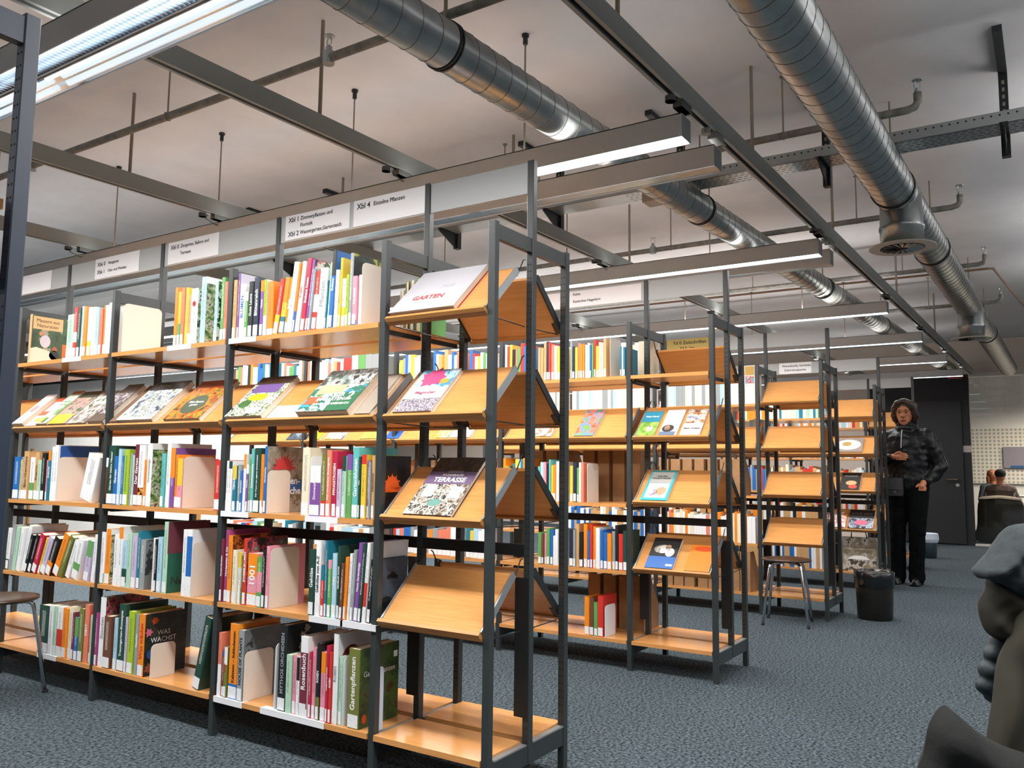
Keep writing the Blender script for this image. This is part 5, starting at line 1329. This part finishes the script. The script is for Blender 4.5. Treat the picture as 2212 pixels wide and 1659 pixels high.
sitter('seated person with reddish hair beyond the dark wall edge, reading room', 14.45, -0.62, -62, mat('slate_pullover', '3a4148', 0.9), mat('auburn_hair', '8a4f2e', 0.6, noise=(40, .3, .2)), False)
tb = thing('reading_table', 'reading table in the bright room beyond the glass', 'table', (13.75, -1.15, 0))
obj('tabletop', MB().box(-.40, .40, -1.1, .45, .71, .738), mat('table_white', 'cfc9be', 0.4), tb)
for sx, sy in ((-.36, -1.05), (.36, -1.05), (-.36, .40), (.36, .40)): obj('leg', MB().box(sx - .02, sx + .02, sy - .02, sy + .02, 0, .71), DKMET, tb)
sg = thing('screen', 'grey wall screen with a blue lower bar in the reading room', 'screen', (16.22, -1.02, 1.40))
obj('panel', MB().box(-.03, .018, -.31, .31, -.20, .20), mat('screen_grey', '8f8a95', 0.4), sg); obj('status_bar', MB().box(-.033, -.030, -.31, .20, -.20, -.155), mat('screen_blue', '2f5f95', 0.4), sg)
bkx = tag(obj('red_box', MB().box(-.08, .08, -.09, .09, 0, .05), mat('box_red', '9a3a34', 0.6), None, (13.6, -1.32, .7385)), 'small red-brown box lying on the reading table', 'box')

def chair(label, X, y, rz):
    c = thing('chair', label, 'chair', (X, y, 0), R(rz), 'chairs with coats')
    obj('seat', MB().prism([(-.21, -.21), (.21, -.21), (.22, .20), (-.22, .20)], .43, .455, 'z'), SEATM, c)
    bp = MB(); n = 10
    for i in range(n):
        a0, a1 = -1 + 2 * i / n, -1 + 2 * (i + 1) / n
        f = lambda a: .235 + .02 - .02 * a * a
        bp.add([(a0 * .20, f(a0), .62), (a1 * .20, f(a1), .62), (a1 * .20, f(a1), .83), (a0 * .20, f(a0), .83), (a0 * .20, f(a0) + .012, .62), (a1 * .20, f(a1) + .012, .62), (a1 * .20, f(a1) + .012, .83), (a0 * .20, f(a0) + .012, .83)], [(0, 1, 2, 3), (7, 6, 5, 4), (3, 2, 6, 7), (0, 4, 5, 1), (0, 3, 7, 4), (1, 5, 6, 2)])
    obj('backrest', bp, SEATM, c)
    for sx in (-1, 1):
        obj('leg', MB().tube([(sx * .19, -.19, .43), (sx * .20, -.21, .0)], .011, 8), CHROME, c)
        obj('leg', MB().tube([(sx * .19, .255, .80), (sx * .19, .235, .45), (sx * .20, .25, 0)], .011, 8), CHROME, c)
    return c
chair('chair of the seated person with the cap, dark coat over its back', 12.86, -0.80, 90)
def coat(label, name, X, y, z, rz, mb, m, vox, disp, extra=None):
    t = thing(name, label, 'coat', (X, y, z), R(rz), None)
    blob('cloth', mb, m, t, vox, 3, disp)
    for nm, e, em, ds in extra or []: blob(nm, e, em, t, vox, 2, ds)
    return t
OLIVE = mat('olive_cotton', '211f16', 0.9, noise=(8, .2, .1))
def drape(name, px, depth, m, parent, fold=(0.006, 60, 20), seed=0, back=0.5, K=14, y0=0.0):
    """hanging cloth: a closed, rounded sheet with folds inside a smooth outline (star-shaped)"""
    n0 = len(px); pts = []
    for i in range(n0):
        p0, p1, p2, p3 = (Vector(px[(i + q) % n0]) for q in (-1, 0, 1, 2))
        for t in (0, .25, .5, .75):
            pts.append(0.5 * ((2 * p1) + (p2 - p0) * t + (2 * p0 - 5 * p1 + 4 * p2 - p3) * t * t + (3 * p1 - p0 - 3 * p2 + p3) * t ** 3))
    c = sum((Vector(q) for q in px), Vector((0, 0))) / n0; n = len(pts); mb = MB(); rs = [(k / K) for k in range(K, 0, -1)]
    def fo(u, v): return fold[0] * (math.sin(fold[1] * u + fold[2] * v + 1.6 * math.sin(17 * v + seed)) + .22 * math.sin(1.9 * (fold[1] * u - fold[2] * v) + 2 * math.sin(13 * u + seed)))
    for side in (-1, back):
        o = len(mb.v)
        for s_ in rs:
            for q in pts:
                u, v = c + (q - c) * s_; e = math.sqrt(max(0, 1 - s_ ** 3))
                mb.v.append((u, y0 + side * depth * e + fo(u, v) * min(1, 2.2 * e) * (1 if side < 0 else .3), v))
        mb.v.append((c.x, y0 + side * depth + fo(c.x, c.y), c.y)); last = len(mb.v) - 1
        for k in range(len(rs) - 1):
            for i in range(n):
                f_ = (o + k * n + i, o + k * n + (i + 1) % n, o + (k + 1) * n + (i + 1) % n, o + (k + 1) * n + i); mb.f.append(f_ if side < 0 else f_[::-1]); mb.m.append(0)
        for i in range(n):
            f_ = (o + (len(rs) - 1) * n + i, o + (len(rs) - 1) * n + (i + 1) % n, last); mb.f.append(f_ if side < 0 else f_[::-1]); mb.m.append(0)
    return obj(name, mb, m, parent, smooth=True)
def coat(label, name, loc, rz):
    return thing(name, label, 'coat', loc, R(rz))
t_ = coat('dark olive coat with a pale fleece edge hung over the reading room chair', 'coat', (12.56, -0.80, 0), -90)
drape('cloth', [(-.27, .70), (0, .73), (.27, .70), (.33, .45), (.42, .18), (.40, .06), (0, .03), (-.34, .06), (-.32, .30)], .07, OLIVE, t_, (.012, 26, 6), 1)
drape('fleece_edge', [(-.26, .69), (-.26, .725), (0, .755), (.26, .725), (.26, .69), (0, .715)], .03, mat('fleece_cream', 'd5c3ad', 0.95), t_, (.004, 50, 10), 2, 1, 6, -.055)

# chair heaped with coats at the right edge of the view
ch_ = chair('chair at the right edge heaped with coats', 0.028, -1.768, 33); ch_.scale = (1.1, 1.1, 1.1)
GREYF = mat('grey_fleece', '2c3336', 0.95, noise=(60, .15, .2)); TEALP = mat('petrol_quilted_nylon', '162529', 0.6); DKC = mat('dark_brown_wool', '101211', 0.95, noise=(40, .2, .2))
def pxl(L, y0=0.0):
    k = 1 + y0 / 1.7
    return [((1106 + (a - 1106) * k - 2130) * .00095, (1659 - 829.5 - (b - 829.5) * k) * .00095) for a, b in L]
HEAP = (-0.235, -1.40, 0.47); HZ = -90 + 33
t_ = coat('grey fleece jacket on top of the coat heap at the right edge', 'fleece_jacket', HEAP, HZ)
drape('cloth', pxl([(2215, 1138), (2190, 1148), (2166, 1176), (2148, 1200), (2122, 1228), (2111, 1242), (2122, 1256), (2142, 1258), (2170, 1272), (2210, 1300), (2290, 1310), (2310, 1190), (2270, 1140)], -.05), .06, GREYF, t_, (.008, 88, -74), 3, .5, 26, -.03)
t_ = coat('brown hooded coat under the grey fleece at the right edge', 'hooded_coat', HEAP, HZ)
drape('cloth', pxl([(2140, 1250), (2134, 1275), (2117, 1304), (2119, 1338), (2132, 1368), (2160, 1384), (2192, 1394), (2250, 1390), (2275, 1330), (2262, 1272), (2190, 1262)], -.02), .05, OLIVE, t_, (.007, 70, 84), 5, .5, 22, -.005)
t_ = coat('dark petrol quilted sleeve bulging from the coat heap', 'quilted_jacket', HEAP, HZ)
m_ = MB()
for u, v, r in ((2146, 1382, 18), (2134, 1408, 21), (2122, 1440, 22), (2112, 1472, 18), (2126, 1492, 16)):
    (u, v), = pxl([(u, v)]); r *= .00095; m_.limb([(u, 0, v, r), (u + .035, -.012, v - .020, r * 1.1), (u + .085, -.01, v - .042, r)])
blob('cloth', m_, TEALP, t_, .004, 3, (.03, .006))
t_ = coat('long olive coat hanging down the right edge of the view', 'long_coat', HEAP, HZ)
drape('cloth', pxl([(2235, 1275), (2206, 1310), (2178, 1380), (2153, 1440), (2136, 1520), (2122, 1590), (2110, 1680), (2108, 1800), (2330, 1820), (2345, 1500), (2310, 1300)], -.06), .055, mat('olive_drab_cotton', '2c291e', 0.9, noise=(6, .25, .1)), t_, (.014, 38, 10), 8, .4, 18, -.045)
t_ = coat('dark woollen coat bottom right corner, spread over the chair seat', 'woollen_coat', HEAP, HZ)
drape('cloth', pxl([(2034, 1541), (2062, 1556), (2105, 1592), (2160, 1622), (2240, 1650), (2300, 1700), (2300, 1900), (1960, 1910), (1972, 1700), (1990, 1640), (2004, 1580)], -.15), .07, DKC, t_, (.011, 30, 24), 11, .5, 18, -.13)
